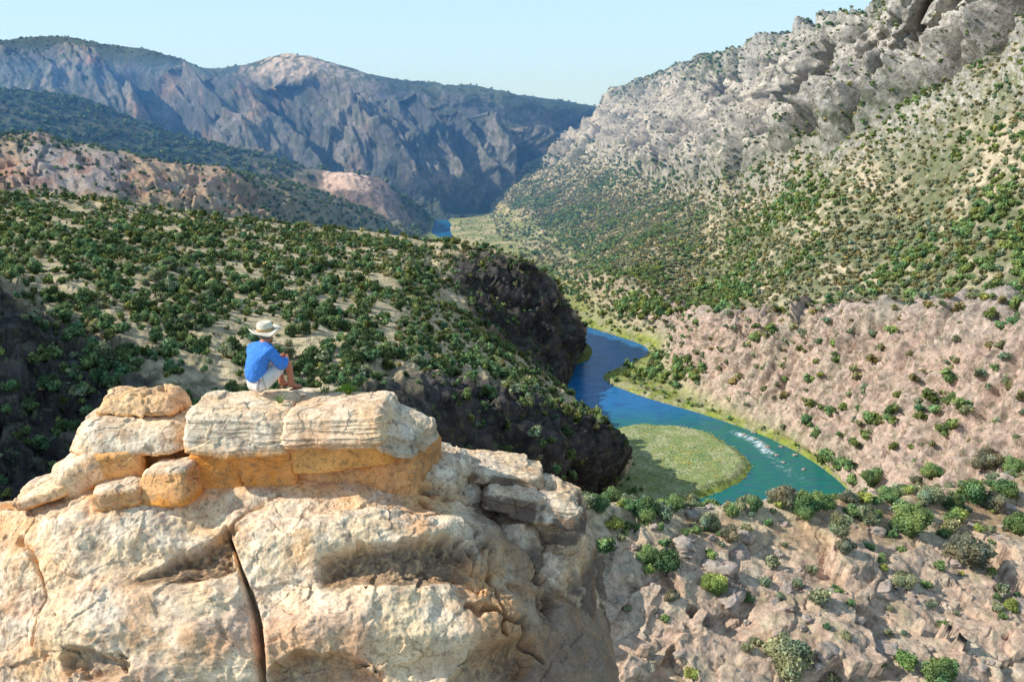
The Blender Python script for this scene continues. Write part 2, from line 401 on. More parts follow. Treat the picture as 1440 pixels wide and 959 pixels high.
fa, _i = facet(np.stack([S_ / 60 - T_ / 160, T_ / 110, S_ * 0], -1), 0.5, 1.4); fb, _i = facet(np.stack([S_ / 24 + T_ / 80, T_ / 45, S_ * 0 + 5], -1), 0.5, 1.4)
disp = rock * (76 * rib + 19 * rib2 + 8 * fbm(P / 50.0, 4) + 12 * fa + 7 * fb) + (1 - rock) * (6 * fbm(P / 90.0, 4) + 3 * rib2)
_mx, _my, _md = project(P)
zr = sstep(25, 60, np.abs(P[..., 2] - P[..., 2].max(0, keepdims=True)))
P[..., 2] += 9 * np.exp(-((_mx - 412) / 45) ** 2) * sstep(-60, -10, P[..., 2] - P[..., 2].max(0, keepdims=True))
P = P + N0 * ((disp - 24 * rock) * (0.2 + 0.8 * zr))[..., None]
N1, _ = up_normals(P)
nz = fbm(P / 14.0, 4); nz2 = fbm(P / 90.0 + 5, 4)
rockc = mixc((0.12, 0.13, 0.145), (0.32, 0.29, 0.275), sstep(-.3, .4, nz2 + .4 * nz))
rockc = mixc(rockc, (0.38, 0.24, 0.18), sstep(.1, .5, fbm(P / 60.0 + 31, 3)) * sstep(-50, -420, P[..., 0]))
pxx, pyy, _d = project(P)
rockc = mixc(rockc, (0.56, 0.45, 0.37), sstep(330, 380, pxx) * sstep(520, 440, pxx) * sstep(125, 100, pyy))
vc = mixc((0.05, 0.075, 0.055), (0.09, 0.115, 0.07), sstep(-.3, .3, nz2))
vm = sstep(0.25, 0.6, veg * 0.9 + 0.45 * nz + 0.35 * (N1[..., 2] - 0.55))
col = mixc(rockc, vc, np.clip(vm + 0.65 * sstep(-.15, .2, nz), 0, 0.95))
sheet('mountain', P, col, M_FAR, dens=veg, flip=fl)

# --- foothill below the mountain ----------------------------------------
fh = [
 [(-260,270,760),(-40,270,780),(110,290,820),(230,300,850),(340,320,880),(430,330,890),(520,340,900),(575,345,910),(620,345,930)],
 [(-260,215,880),(-40,215,900),(110,235,930),(230,250,950),(340,272,960),(430,285,970),(505,300,960),(560,315,960),(605,326,None,1)],
 [(-260,120,1080),(-40,125,1090),(110,142,1090),(215,184,1080),(330,212,1060),(425,238,1020),(510,250,1010),(560,276,1030),(606,308,1085)],
 [(-260,200,1250),(-40,200,1250),(110,210,1250),(215,230,1250),(330,250,1220),(425,270,1180),(510,285,1150),(570,305,1140),(615,316,1150)],
]
ch = [(.1,.6),([.1,.1,.1,.2,.3,.4,.6,.6,.2],[.8,.8,.8,.7,.5,.3,.1,.2,.6]),([.1,.1,.1,.1,.2,.5,.9,.7,.1],[1,1,1,1,.8,.6,.3,.5,.8]),(0,.5)]
P, c, S_, T_ = loft(fh, ch, 1.8)
N0, fl = up_normals(P)
rock, veg = np.clip(c[..., 0], 0, 1), np.clip(c[..., 1], 0, 1)
rib2 = ridged(np.stack([S_ / 60 + T_ / 260, T_ / 200, S_ * 0 + 14.2], -1), 4, 0.55)
P = P + N0 * (7 * fbm(P / 70.0, 4) + 5 * rib2 * (0.4 + rock))[..., None] * 0.9
nz = fbm(P / 14.0, 4); nz2 = fbm(P / 60.0 + 5, 4)
pxx, pyy, _d = project(P)
rockc = mixc((0.30, 0.235, 0.20), (0.40, 0.28, 0.22), sstep(-.3, .4, nz))
cl = sstep(452, 458, pxx + 20 * nz) * sstep(524, 516, pxx + 20 * nz) * sstep(272, 266, pyy + 10 * nz) * sstep(.0, .12, nz + .25)
rockc = mixc(rockc, (0.85, 0.60, 0.48), cl)
vc = mixc((0.06, 0.085, 0.05), (0.12, 0.125, 0.07), sstep(-.3, .3, nz2))
col = mixc(rockc, vc, sstep(0.2, 0.6, veg * 0.95 + 0.5 * nz) * (1 - 0.9 * cl))
sheet('foothill', P, col, M_FAR, dens=veg * (1 - cl), flip=fl)

# --- badlands ridge ------------------------------------------------------
br = [
 [(-260,400,520),(-60,400,530),(60,400,560),(160,400,590),(250,400,620),(330,400,640),(420,400,680),(500,400,720),(560,400,760),(610,390,800)],
 [(-260,300,560),(-60,300,570),(60,305,590),(160,310,610),(250,318,640),(330,325,680),(420,338,730),(500,345,790),(560,348,840),(606,346,None,0)],
 [(-260,250,620),(-60,250,640),(60,252,650),(160,262,670),(250,275,690),(330,290,720),(420,310,770),(500,326,830),(552,335,880),(596,336,None,2)],
 [(-260,182,700),(-60,190,720),(60,200,740),(150,215,750),(245,236,770),(330,246,800),(420,262,850),(490,288,900),(545,310,940),(590,326,970)],
 [(-260,240,900),(-60,240,900),(60,250,920),(150,260,930),(245,280,940),(330,290,960),(420,300,990),(490,320,1010),(545,328,1030),(596,332,1040)],
]
ch = [(0,.8),([0]*10,[.9,.9,.8,.8,.8,.8,.9,.9,.9,.7]),([.8,.9,1,.9,.9,.8,.4,.2,.2,0],[.3,.25,.2,.25,.25,.4,.7,.8,.8,.8]),
      ([.3,.4,.5,.4,.6,.3,.2,.2,.3,.2],[.8,.7,.7,.7,.4,.7,.9,.9,.7,.7]),(0,.6)]
P, c, S_, T_ = loft(br, ch, 1.8)
N0, fl = up_normals(P)
rock, veg = np.clip(c[..., 0], 0, 1), np.clip(c[..., 1], 0, 1)
rib2 = ridged(np.stack([S_ / 34 + T_ / 160, T_ / 120, S_ * 0 + 24.2], -1), 4, 0.55)
P = P + N0 * (6 * fbm(P / 60.0, 4) + (6.5 * rib2 + 6 * facet(np.stack([S_ / 22, T_ / 30, S_ * 0], -1), .5, 1.2)[0]) * (0.2 + rock))[..., None]
nz = fbm(P / 9.0, 4); nz2 = fbm(P / 40.0 + 5, 4)
pxx, pyy, _d = project(P)
rockc = mixc((0.46, 0.33, 0.22), (0.42, 0.25, 0.17), sstep(-.2, .2, nz2 + (0.0)))
lil = sstep(20, 50, pxx + 40 * nz) * sstep(185, 160, pxx + 30 * nz)
rockc = mixc(rockc, mixc((0.36, 0.31, 0.30), (0.42, 0.26, 0.19), sstep(255, 285, pyy + 30 * nz)), 0.8 * lil)
rockc = mixc(rockc, (0.50, 0.36, 0.22), sstep(190, 230, pxx + 40 * nz) * sstep(-.2, .3, nz))
soil = mixc(TAN, (0.34, 0.31, 0.19), sstep(-.2, .3, nz2))
col = mixc(soil, rockc, sstep(0.25, 0.6, rock + 0.3 * nz))
rd = sstep(.05, .25, fbm(P / 25.0 + 60, 3)); col = mixc(col, (0.40, 0.17, 0.115), .55 * rd * rock); col = mixc(col, (0.36, 0.33, 0.31), .6 * sstep(.05, .25, fbm(P / 30.0 + 80, 3)) * rock)
vv = sstep(0.35, 0.75, veg + 0.5 * nz)
col = mixc(col, (0.11, 0.125, 0.06), 0.6 * vv)
sheet('badlands_ridge', P, col, M_MID, dens=veg, flip=fl)

# --- wooded hill in the middle ---------------------------------------------
# columns from left to the river bend
mh = [
 [(-300,1150,90),(-60,1150,90),(130,1000,100),(300,900,120),(480,880,140),(600,880,160),(720,860,190),(800,800,None,0),(850,735,None,1),(905,692,None,1)],
 [(-300,640,165),(-60,660,160),(110,720,150),(300,760,150),(480,740,170),(600,720,200),(700,730,240),(790,735,None,2),(845,700,None,3),(893,650,None,2)],
 [(-300,410,205),(-60,430,200),(80,505,190),(260,560,182),(430,575,185),(560,575,205),(660,590,232),(740,612,232),(812,626,268),(868,628,None,3)],
 [(-300,370,260),(-60,375,255),(100,410,250),(270,450,245),(430,470,250),(560,490,265),(650,510,290),(725,535,305),(790,572,335),(838,598,None,3)],
 [(-300,325,330),(-60,335,330),(110,350,330),(280,375,330),(430,390,340),(545,402,350),(620,440,350),(690,486,362),(750,530,378),(806,572,None,6)],
 [(-300,300,380),(-60,310,385),(110,322,390),(290,340,395),(430,352,410),(540,358,425),(610,395,405),(665,445,400),(718,492,408),(790,560,None,0)],
 [(-300,280,430),(-60,288,430),(110,300,440),(300,318,450),(430,330,465),(550,345,478),(625,362,462),(690,392,452),(755,430,448),(806,520,None,3)],
 [(-300,266,450),(-60,278,450),(130,288,460),(305,308,470),(425,322,485),(555,337,500),(640,344,500),(700,366,482),(765,394,474),(812,470,462)],
 [(-300,330,520),(-60,330,520),(130,340,520),(305,350,530),(425,360,540),(555,370,560),(640,385,560),(700,410,540),(775,440,525),(822,505,None,-2)],
]
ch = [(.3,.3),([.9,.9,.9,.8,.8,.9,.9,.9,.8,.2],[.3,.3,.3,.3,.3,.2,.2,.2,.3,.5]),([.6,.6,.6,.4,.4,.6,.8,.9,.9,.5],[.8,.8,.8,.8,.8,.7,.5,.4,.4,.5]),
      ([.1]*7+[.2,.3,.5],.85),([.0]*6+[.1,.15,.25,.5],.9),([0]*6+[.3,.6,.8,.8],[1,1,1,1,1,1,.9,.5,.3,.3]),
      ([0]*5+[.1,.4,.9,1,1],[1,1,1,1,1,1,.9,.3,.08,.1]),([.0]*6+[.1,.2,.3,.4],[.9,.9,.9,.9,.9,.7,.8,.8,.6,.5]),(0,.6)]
P, c, S_, T_ = loft(mh, ch, 1.9)
N0, fl = up_normals(P)
rock, veg = np.clip(c[..., 0], 0, 1), np.clip(c[..., 1], 0, 1)
blk = fbm(P / 22.0, 5, gain=0.58)
fb, wid = facet(P / np.array([14.0, 14.0, 22.0]), 0.5, 1.5); fc, _i = facet(P / np.array([5., 5., 7.]), 0.45, 1.4, 4.4)
lip = ridged(np.stack([S_ / 55 + T_ / 220, T_ / 200, S_ * 0 + 8.8], -1), 3, 0.5)
disp = rock * (5 * blk + 6.0 * fb + 2.2 * fc + 6.0 * lip + 4.0 * ridged(np.stack([S_ / 11, T_ / 70, S_ * 0 + 5], -1), 3)) + (1 - rock) * (3.2 * fbm(P / 50.0, 4) + 2.2 * lip)
P = P + N0 * (disp * sstep(-1, 12, P[..., 2]))[..., None]
N1, _ = up_normals(P)
nz = fbm(P / 6.0, 4); nz2 = fbm(P / 35.0 + 5, 4)
soil = mixc((.54,.43,.27), (0.62, 0.49, 0.30), sstep(-.3, .3, nz2))
soil = mixc(soil, (0.24, 0.23, 0.12), 0.6 * sstep(-0.05, 0.3, nz))
rockc = mixc((0.035, 0.031, 0.030), (0.10, 0.085, 0.078), sstep(-.3, .4, nz))  # cliff rock kept near black: the cliff shadow is put into the colour
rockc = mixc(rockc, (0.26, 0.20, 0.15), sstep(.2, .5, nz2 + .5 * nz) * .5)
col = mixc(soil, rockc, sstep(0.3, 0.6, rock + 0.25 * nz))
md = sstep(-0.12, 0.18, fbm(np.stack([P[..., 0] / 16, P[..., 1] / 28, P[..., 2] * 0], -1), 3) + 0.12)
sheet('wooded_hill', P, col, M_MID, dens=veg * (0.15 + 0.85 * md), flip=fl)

# --- bluff on the left, beyond the edge of the view: unseen, added to throw shadow over the ravine
bl = np.array([[(-330, 20, 60), (-330, 80, 60), (-330, 140, 60), (-330, 200, 70), (-330, 270, 80)],
               [(-250, 25, 150), (-250, 80, 160), (-245, 140, 165), (-250, 195, 160), (-260, 250, 120)],
               [(-190, 45, 152), (-178, 90, 166), (-172, 135, 168), (-178, 172, 158), (-200, 215, 110)],
               [(-170, 50, 110), (-158, 95, 120), (-152, 135, 120), (-158, 170, 110), (-175, 205, 92)],
               [(-150, 50, 50), (-142, 95, 50), (-138, 135, 50), (-142, 165, 50), (-160, 200, 60)]], float)
P = cr_axis0(bl, [30] * 4); P = np.swapaxes(cr_axis0(np.swapaxes(P, 0, 1), [40] * 4), 0, 1)
N0, fl = up_normals(P)
P = P + N0 * (8 * fbm(P / 25.0, 4) + 7 * facet(P / 16.0)[0])[..., None]
sheet('shadow_bluff', P, mixc((0.3, 0.23, 0.18), (0.38, 0.3, 0.22), sstep(-.3, .3, fbm(P / 8., 3))), M_MID, dens=P[..., 0] * 0 + .2, flip=fl)

# --- rocky slope on the near right ------------------------------------------
ns = [
 [(700,1100,88),(790,1100,90),(900,1100,92),(1000,1100,92),(1100,1100,92),(1200,1100,92),(1300,1100,93),(1420,1100,94),(1560,1100,95),(1720,1100,96)],
 [(700,960,100),(800,960,101),(900,962,102),(1000,960,103),(1100,960,103),(1200,960,104),(1300,960,105),(1420,960,107),(1560,960,109),(1720,960,112)],
 [(730,880,105),(815,880,107),(905,880,109),(1000,880,111),(1100,880,112),(1200,878,113),(1300,878,115),(1420,875,118),(1560,870,122),(1720,865,126)],
 [(760,800,108),(830,800,112),(910,800,117),(1000,800,120),(1095,798,122),(1195,795,124),(1295,795,127),(1405,790,132),(1540,780,138),(1700,770,145)],
 [(775,745,112),(835,740,120),(910,735,126),(1000,738,130),(1092,738,132),(1190,735,135),(1290,730,141),(1395,722,149),(1520,705,158),(1680,680,168)],
 [(785,712,118),(840,708,126),(905,706,132),(1000,712,137),(1090,706,140),(1185,700,144),(1285,692,152),(1385,680,162),(1500,655,175),(1660,620,190)],
 [(785,745,140),(840,740,150),(905,740,155),(1000,745,160),(1090,740,165),(1185,735,170),(1285,725,178),(1385,715,188),(1500,700,200),(1660,680,215)],
 [(785,900,None,-5),(840,890,None,-5),(905,880,None,-5),(1000,870,None,-5),(1090,860,None,-5),(1185,850,None,-5),(1285,840,None,-5),(1385,840,None,-4),(1500,860,None,0),(1660,860,None,0)],
]
ch = [(1,.1),(1,.12),(.95,.14),(.85,.2),(.3,.3),(.1,.5),(.4,.3),(.5,.2)]
P, c, S_, T_ = loft(ns, ch, 1.7)
N0, fl = up_normals(P)
rock, veg = np.clip(c[..., 0], 0, 1), np.clip(c[..., 1], 0, 1)
blk = fbm(P / 11.0, 5, gain=0.6)
fa, uid = facet(P / np.array([13.0, 13.0, 11.0]), 0.5, 1.5); fb, wid = facet(P / np.array([5.0, 5.0, 4.4]), 0.45, 1.4, 2.2); fc, _i = facet(P / 1.9, 0.4, 1.3, 6.6)
disp = rock * (1.2 * blk + 4.2 * fa + 0.95 * fb + 0.16 * fc) + 0.03 * fc \
    + (1 - rock) * (0.9 * fbm(P / 14.0, 4))
disp *= sstep(0, 0.2, rock + 0.2)
P = P + N0 * disp[..., None]
N1, _ = up_normals(P)
nz = fbm(P / 2.2, 4); nz2 = fbm(P / 14.0 + 5, 4)
rockc = mixc(mixc((0.59, 0.41, 0.29), (0.59, 0.47, 0.33), sstep(-.3, .4, nz + .4 * (wid - .5))), (0.58, 0.39, 0.28), sstep(0, .5, nz2))
soil = mixc((0.62, 0.49, 0.31), (0.56, 0.34, 0.21), sstep(-.1, .4, nz2 + 0.3 * sstep(60, 120, P[..., 0])))
col = mixc(soil, rockc, sstep(0.3, 0.6, rock + 0.35 * nz - 0.25 * sstep(.8, .95, N1[..., 2])))
col = mixc(col, (0.23, 0.23, 0.10), 0.5 * sstep(0.15, 0.45, nz2 + 0.5 * nz) * sstep(.6, .9, N1[..., 2]))
sheet('rocky_slope', P, col, M_NEAR, dens=veg, flip=fl)

# --- valley floor, land to the horizon, river --------------------------------
def plane_sheet(name, xs, ys, z, colf, mat, wave=0):
    X, Y = np.meshgrid(xs, ys); P = np.stack([X, Y, np.full_like(X, z)], -1)
    return sheet(name, P, colf(P), mat)
xs = np.concatenate([-np.geomspace(40000, 900, 14), np.linspace(-800, 800, 30), np.geomspace(900, 40000, 14)])
ys = np.concatenate([np.linspace(-600, 2400, 40), np.geomspace(2700, 60000, 16)])
plane_sheet('ground', xs, ys, -8.0, lambda P: mixc((0.20, 0.18, 0.12), (0.13, 0.14, 0.08), sstep(-.3, .3, fbm(P / 300, 3))), M_FAR)

def seg_dist(px, py, pts):
    d = np.full(px.shape, 1e9)
    for (a, b) in zip(pts[:-1], pts[1:]):
        ax, ay = a[0], a[1]; bx, by = b[0], b[1]
        t = np.clip(((px - ax) * (bx - ax) + (py - ay) * (by - ay)) / ((bx - ax) ** 2 + (by - ay) ** 2), 0, 1)
        d = np.minimum(d, np.hypot(px - ax - t * (bx - ax), py - ay - t * (by - ay)))
    return d
X, Y = np.meshgrid(np.linspace(-130, 260, 420), np.concatenate([np.linspace(235, 620, 520), np.linspace(622, 1400, 160)]))
P = np.stack([X, Y, np.zeros_like(X)], -1)
nzw = fbm(P / np.array([9.0, 3.5, 1.0]), 3); nzs = fbm(P / np.array([1.5, 1.5, 1.0]), 4)
near_ = sstep(392, 352, Y + 12 * nzw)
col = mixc((0.012, 0.15, 0.36), (0.018, 0.16, 0.13), near_)
col = mixc(col, (0.006, 0.08, 0.20), 0.6 * sstep(-.1, .35, nzw))
col = mixc(col, (0.05, 0.16, 0.12), 0.6 * sstep(.05, .4, nzw) * near_)
A = [at(p[0], p[1], None, 0)[:2] for p in ((1030, 607), (1062, 622), (1085, 642), (1110, 664), (1140, 684))]
dd = seg_dist(X, Y, A)
foam = 0.4 * sstep(4.0, 0.5, dd + 6.0 * np.abs(nzw)) * sstep(.02, .22, nzs) * sstep(292, 318, Y)
A2 = [at(p[0], p[1], None, 0)[:2] for p in ((1040, 611), (1064, 620), (1080, 637))]
foam = np.maximum(foam, sstep(3.6, .8, seg_dist(X, Y, A2) + 5.0 * np.abs(nzw)) * sstep(-.2, .12, nzs))
col = mixc(col, (0.75, 0.82, 0.82), np.clip(foam, 0, 1))
P[..., 2] += 0.25 * foam
def water_mat():
    m, nt, N, L = new_mat('river_water')
    out = N.new('ShaderNodeOutputMaterial'); bs = N.new('ShaderNodeBsdfPrincipled')
    a = N.new('ShaderNodeAttribute'); a.attribute_name = 'Col'; L.new(a.outputs['Color'], bs.inputs['Base Color'])
    bs.inputs['Roughness'].default_value = 0.2; bs.inputs['IOR'].default_value = 1.27; bs.inputs['Specular IOR Level'].default_value = 0.25; bs.inputs['Specular Tint'].default_value = (0.25, 0.55, 1.0, 1)
    geo = N.new('ShaderNodeNewGeometry'); mp = N.new('ShaderNodeMapping'); mp.inputs['Scale'].default_value = (0.25, 0.6, 1)
    L.new(geo.outputs['Position'], mp.inputs[0])
    n = N.new('ShaderNodeTexNoise'); n.inputs['Scale'].default_value = 1.0; n.inputs['Detail'].default_value = 5
    L.new(mp.outputs[0], n.inputs['Vector'])
    bp = N.new('ShaderNodeBump'); bp.inputs['Strength'].default_value = 0.6; bp.inputs['Distance'].default_value = 0.6
    L.new(n.outputs['Fac'], bp.inputs['Height']); L.new(bp.outputs[0], bs.inputs['Normal'])
    L.new(bs.outputs[0], out.inputs[0]); return m
sheet('river', P, col, water_mat())

def patch(name, outline, zc, zr, colf, mat, rings=60, sub=14, rough=0.5):
    pts = [at(x, y, None, zr) for (x, y) in outline]
    C = np.array(pts); n = len(C)
    L_ = []
    for i in range(n):
        for t in np.arange(sub) / sub:
            L_.append(cr(C[i - 1], C[i], C[(i + 1) % n], C[(i + 2) % n], t))
    O = np.array(L_); cen = O.mean(0); cen[2] = zc
    k = np.linspace(0, 1, rings)[:, None, None]
    P = O[None] * (1 - k) + cen * k
    P[..., 2] = zr + (zc - zr) * sstep(0, 0.22, k[..., 0]) + rough * fbm(P / 9.0, 4) * sstep(0, .1, k[..., 0])
    out_n = fbm(O / 7.0, 3)[None, :, None] * (O - cen)[None] / np.linalg.norm(O - cen, axis=1)[None, :, None] * 2.0
    P[..., :2] += (out_n * (1 - k))[..., :2]
    m = P.shape[1]
    me = mesh_np(name, P.reshape(-1, 3), grid_faces(rings, m, True)[:, ::-1], colf(P).reshape(-1, 3))
    o = link(name, me, mat); tag(o, kind='structure'); return o, P
def mcol(P):
    n1 = fbm(P / 5.0, 4); n2 = fbm(P / 16.0 + 3, 3)
    c_ = mixc((0.26, 0.32, 0.12), (0.42, 0.43, 0.23), sstep(-.25, .3, n1 + .3 * n2))
    c_ = mixc(c_, (0.30, 0.36, 0.05), sstep(2.2, 0.6, P[..., 2]) * 0.8)
    return c_
_, MEADOW_P = patch('meadow', [(862,602),(930,598),(990,606),(1032,628),(1058,650),(1061,668),(1030,690),(985,706),(900,730),(820,730),(800,660)], 2.6, -0.6, mcol, M_NEAR)
patch('river_bank', [(806,486),(822,482),(834,494),(828,508),(806,514),(792,500)], 1.8, -0.5, lambda P: mixc((0.10, 0.14, 0.03), (0.2, 0.22, 0.06), sstep(-.3, .3, fbm(P / 4, 3))), M_NEAR, 20, 6)
patch('river_bank', [(560,302),(606,302),(611,314),(608,326),(614,336),(625,342),(580,346),(540,330)], 1.6, -0.5, lambda P: mixc((0.28, 0.34, 0.08), (0.14, 0.18, 0.07), sstep(-.1, .3, fbm(P / 12, 3))), M_NEAR, 20, 8)
patch('river_bank', [(640,302),(690,300),(700,310),(680,316),(640,318),(628,310)], 1.6, -0.5, lambda P: mixc((0.34, 0.36, 0.12), (0.16, 0.2, 0.07), sstep(-.1, .3, fbm(P / 12, 3))), M_NEAR, 20, 8)

# ------------------------------------------------------------------ foliage prototypes
def icos(sub):
    import bmesh
    bm = bmesh.new(); bmesh.ops.create_icosphere(bm, subdivisions=sub, radius=1.0)
    V = np.array([v.co[:] for v in bm.verts]); Ft = np.array([[v.index for v in f.verts] for f in bm.faces]); bm.free()
    return V, Ft
ICO = {s: icos(s) for s in (1, 2, 3)}
def crown_tris(seed, leaves, lumps, leafsize, colbase, squash=0.8, core=1, light=1.7):
    """unit crown about 1 in radius, foot at z=0. returns V,F(tris),C"""
    r = np.random.default_rng(seed)
    cen = r.normal(size=(lumps, 3)); cen /= np.linalg.norm(cen, axis=1)[:, None]
    cen *= r.uniform(0.25, 0.72, (lumps, 1)); cen[:, 2] = cen[:, 2] * squash + 0.78
    cen[0] = (0, 0, 0.75)
    rad = r.uniform(0.26, 0.46, lumps); rad[0] = 0.6
    tint = r.uniform(0.6, light, lumps)
    Vs, Fs, Cs = [], [], []; off = 0
    iv, ifc = ICO[core]
    for k in range(lumps):
        d = 1 + 0.30 * r.normal(size=(len(iv), 1)) * 0.6
        v = iv * d * rad[k] * 0.86; v[:, 2] *= 0.85; v = v + cen[k]
        v[:, 2] = np.maximum(v[:, 2], 0.02)
        Vs.append(v); Fs.append(ifc + off); off += len(v)
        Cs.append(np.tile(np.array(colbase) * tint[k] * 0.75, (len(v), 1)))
    kk = r.integers(0, lumps, leaves)
    d = r.normal(size=(leaves, 3)); d /= np.linalg.norm(d, axis=1)[:, None]
    p = cen[kk] + d * (rad[kk] * r.uniform(0.8, 1.22, leaves))[:, None] * np.array([1, 1, 0.88])
    p[:, 2] = np.maximum(p[:, 2], 0.05)
    a = r.normal(size=(leaves, 3)); a /= np.linalg.norm(a, axis=1)[:, None]
    b = np.cross(a, d + 0.4 * r.normal(size=(leaves, 3))); b /= np.linalg.norm(b, axis=1)[:, None] + 1e-6
    s = (leafsize * r.uniform(0.6, 1.4, leaves))[:, None]
    tri = np.stack([p - a * s * 0.5 - b * s * 0.45, p + a * s * 0.5 - b * s * 0.4, p + b * s * 0.8 + d * s * 0.3], 1)
    Vs.append(tri.reshape(-1, 3)); Fs.append(np.arange(leaves * 3).reshape(-1, 3) + off)
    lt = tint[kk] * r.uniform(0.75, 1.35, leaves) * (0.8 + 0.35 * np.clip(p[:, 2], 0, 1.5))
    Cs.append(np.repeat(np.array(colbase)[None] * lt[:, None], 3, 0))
    return np.concatenate(Vs), np.concatenate(Fs), np.concatenate(Cs)
JUN = (0.108, 0.165, 0.075); SAGE = (0.22, 0.245, 0.15); YEL = (0.23, 0.28, 0.085); OAK = (0.135, 0.205, 0.085)
GREYC = (0.17, 0.17, 0.12)
def protos(n, *a, **k):
    return [crown_tris(50 + i * 7 + int(a[0]), *a, **k) for i in range(n)]
FAR = {'jun': protos(5, 26, 4, 0.42, JUN, core=1), 'sage': protos(5, 26, 4, 0.42, SAGE, core=1), 'oak': protos(4, 26, 4, .42, OAK, core=1)}
MIDP = {'jun': protos(5, 190, 8, 0.24, JUN, core=1), 'sage': protos(4, 190, 8, 0.24, SAGE, core=1), 'oak': protos(4, 190, 8, .24, OAK, core=1)}

def scatter(name, n, dens_pow=1.0, minz=1.0, rng=RNG, mask=None):
    P, dens, _f = SHEETS[name]
    A, B, C_, D = P[:-1, :-1], P[1:, :-1], P[1:, 1:], P[:-1, 1:]
    cr_ = np.cross(C_ - A, D - B)
    horiz = np.abs(cr_[..., 2]) * 0.5
    w = horiz * np.clip(dens[:-1, :-1], 0, 1) ** dens_pow
    ctr = (A + C_) / 2
    w = np.where(ctr[..., 2] < minz, 0, w)
    px, py, dp = project(ctr)
    w = np.where((px < -60) | (px > 1500) | (py > 1020) | (py < -60), w * 0.08, w)
    if mask is not None: w = w * mask(ctr, px, py)
    w = w.ravel(); idx = rng.choice(len(w), size=n, p=w / w.sum())
    i, j = np.divmod(idx, A.shape[1])
    u = rng.random((n, 1)); v = rng.random((n, 1))
    return (A[i, j] * (1 - u) * (1 - v) + B[i, j] * u * (1 - v) + C_[i, j] * u * v + D[i, j] * (1 - u) * v)
def merged(name, groups, label, cat):
    Vs, Fs, Cs = [], [], []; off = 0
    for (prs, pts, rad, hs, tintr) in groups:
        ch_ = RNG.integers(0, len(prs), len(pts))
        for k, (V, Ft, Cc) in enumerate(prs):
            sel = np.where(ch_ == k)[0]
            if not len(sel): continue
            a = RNG.uniform(0, 6.28, len(sel)); ca, sa = np.cos(a), np.sin(a)
            r_ = rad[sel]; h_ = r_ * hs * RNG.uniform(0.8, 1.25, len(sel))
            x = (V[None, :, 0] * ca[:, None] - V[None, :, 1] * sa[:, None]) * r_[:, None] + pts[sel, 0, None]
            y = (V[None, :, 0] * sa[:, None] + V[None, :, 1] * ca[:, None]) * r_[:, None] + pts[sel, 1, None]
            z = V[None, :, 2] * h_[:, None] + pts[sel, 2, None] - 0.12 * r_[:, None]
            Vs.append(np.stack([x, y, z], -1).reshape(-1, 3))
            Fs.append((Ft[None] + (np.arange(len(sel)) * len(V))[:, None, None]).reshape(-1, 3) + off)
            off += len(sel) * len(V)
            tt = RNG.uniform(tintr[0], tintr[1], (len(sel), 1, 1)); wm = RNG.uniform(0.85, 1.25, (len(sel), 1, 1))
            c_ = Cc[None] * tt * np.concatenate([wm, np.ones_like(wm), 2 - wm], -1)
            Cs.append(c_.reshape(-1, 3))
    me = mesh_np(name, np.concatenate(Vs), np.concatenate(Fs), np.concatenate(Cs))
    o = link(name, me, M_LEAF, smooth=False)
    return tag(o, label, cat, kind='stuff')

# terrain BVH for "does the camera side of the valley see it"
def visible(pts, lift=3.0):
    dg = bpy.context.evaluated_depsgraph_get()
    res = []
    o = Vector((0, 0, H))
    for p in pts:
        q = Vector((p[0], p[1], p[2] + lift)); d = q - o; L_ = d.length
        hit, loc, *_ = SC.ray_cast(dg, o, d / L_, distance=L_ - 2.0)
        res.append(not hit)
    return np.array(res)

# ------------------------------------------------------------------ the sandstone outcrop in front
def rock_color(P, kind='block', org=0.0, sh=0.0):
    n1 = fbm(P / 0.55, 4); n2 = fbm(P / 0.16 + 7, 4); n3 = fbm(P / 1.5 + 3, 3)
    c_ = mixc((0.94, 0.69, 0.42), (0.95, 0.77, 0.56), sstep(-.3, .3, n1))
    c_ = mixc(c_, (0.46, 0.34, 0.23), 0.6 * sstep(0.05, .45, n2 + .4 * n1))
    c_ = mixc(c_, mixc((0.85, 0.33, 0.065), (0.88, 0.46, 0.15), sstep(-.2, .4, n3)), np.clip(org, 0, 1))
    c_ = mixc(c_, (0.22, 0.155, 0.11), np.clip(sh * 1.15, 0, 1))  # dark brown: weathering and painted shade together
    return c_
ROOT = empty('rock_outcrop', tuple(at(400, 700, 11.2)))
tag(ROOT, 'huge pale sandstone outcrop with stacked cracked cap slabs under the seated person', 'rock outcrop')
ROFF = Vector(ROOT.location)
def rock_part(name, V, Fq, col, label=None):
    V = V - np.array(ROFF)
    me = mesh_np(name, V, Fq, col)
    o = link(name, me, M_ROCK, parent=ROOT)
    if label: o['label'] = label
    return o
# main dome: horizontal rings
rg = np.array([  # z, xL, xR, yF, yB
 [125.46,-5.2,-1.9,10.85,12.0],[125.40,-5.9,-1.45,10.52,12.5],[125.26,-6.35,-1.1,10.27,12.8],[124.95,-6.9,-0.75,9.90,13.0],[124.6,-7.25,-0.40,9.52,13.2],
 [124.15,-7.5,0.15,9.12,13.5],[123.6,-7.7,0.70,8.72,13.7],[123.0,-7.8,1.2,8.38,14.0],[122.3,-7.9,1.42,8.08,14.1],[121.3,-8,1.6,7.8,14.2],[119.5,-8,1.75,7.6,14.3],[116,-8,1.8,7.6,14.3]])
nr_ = [4, 10, 40, 56, 66, 76, 84, 84, 84, 30, 10]
G = cr_axis0(rg, nr_)
NT = 1500
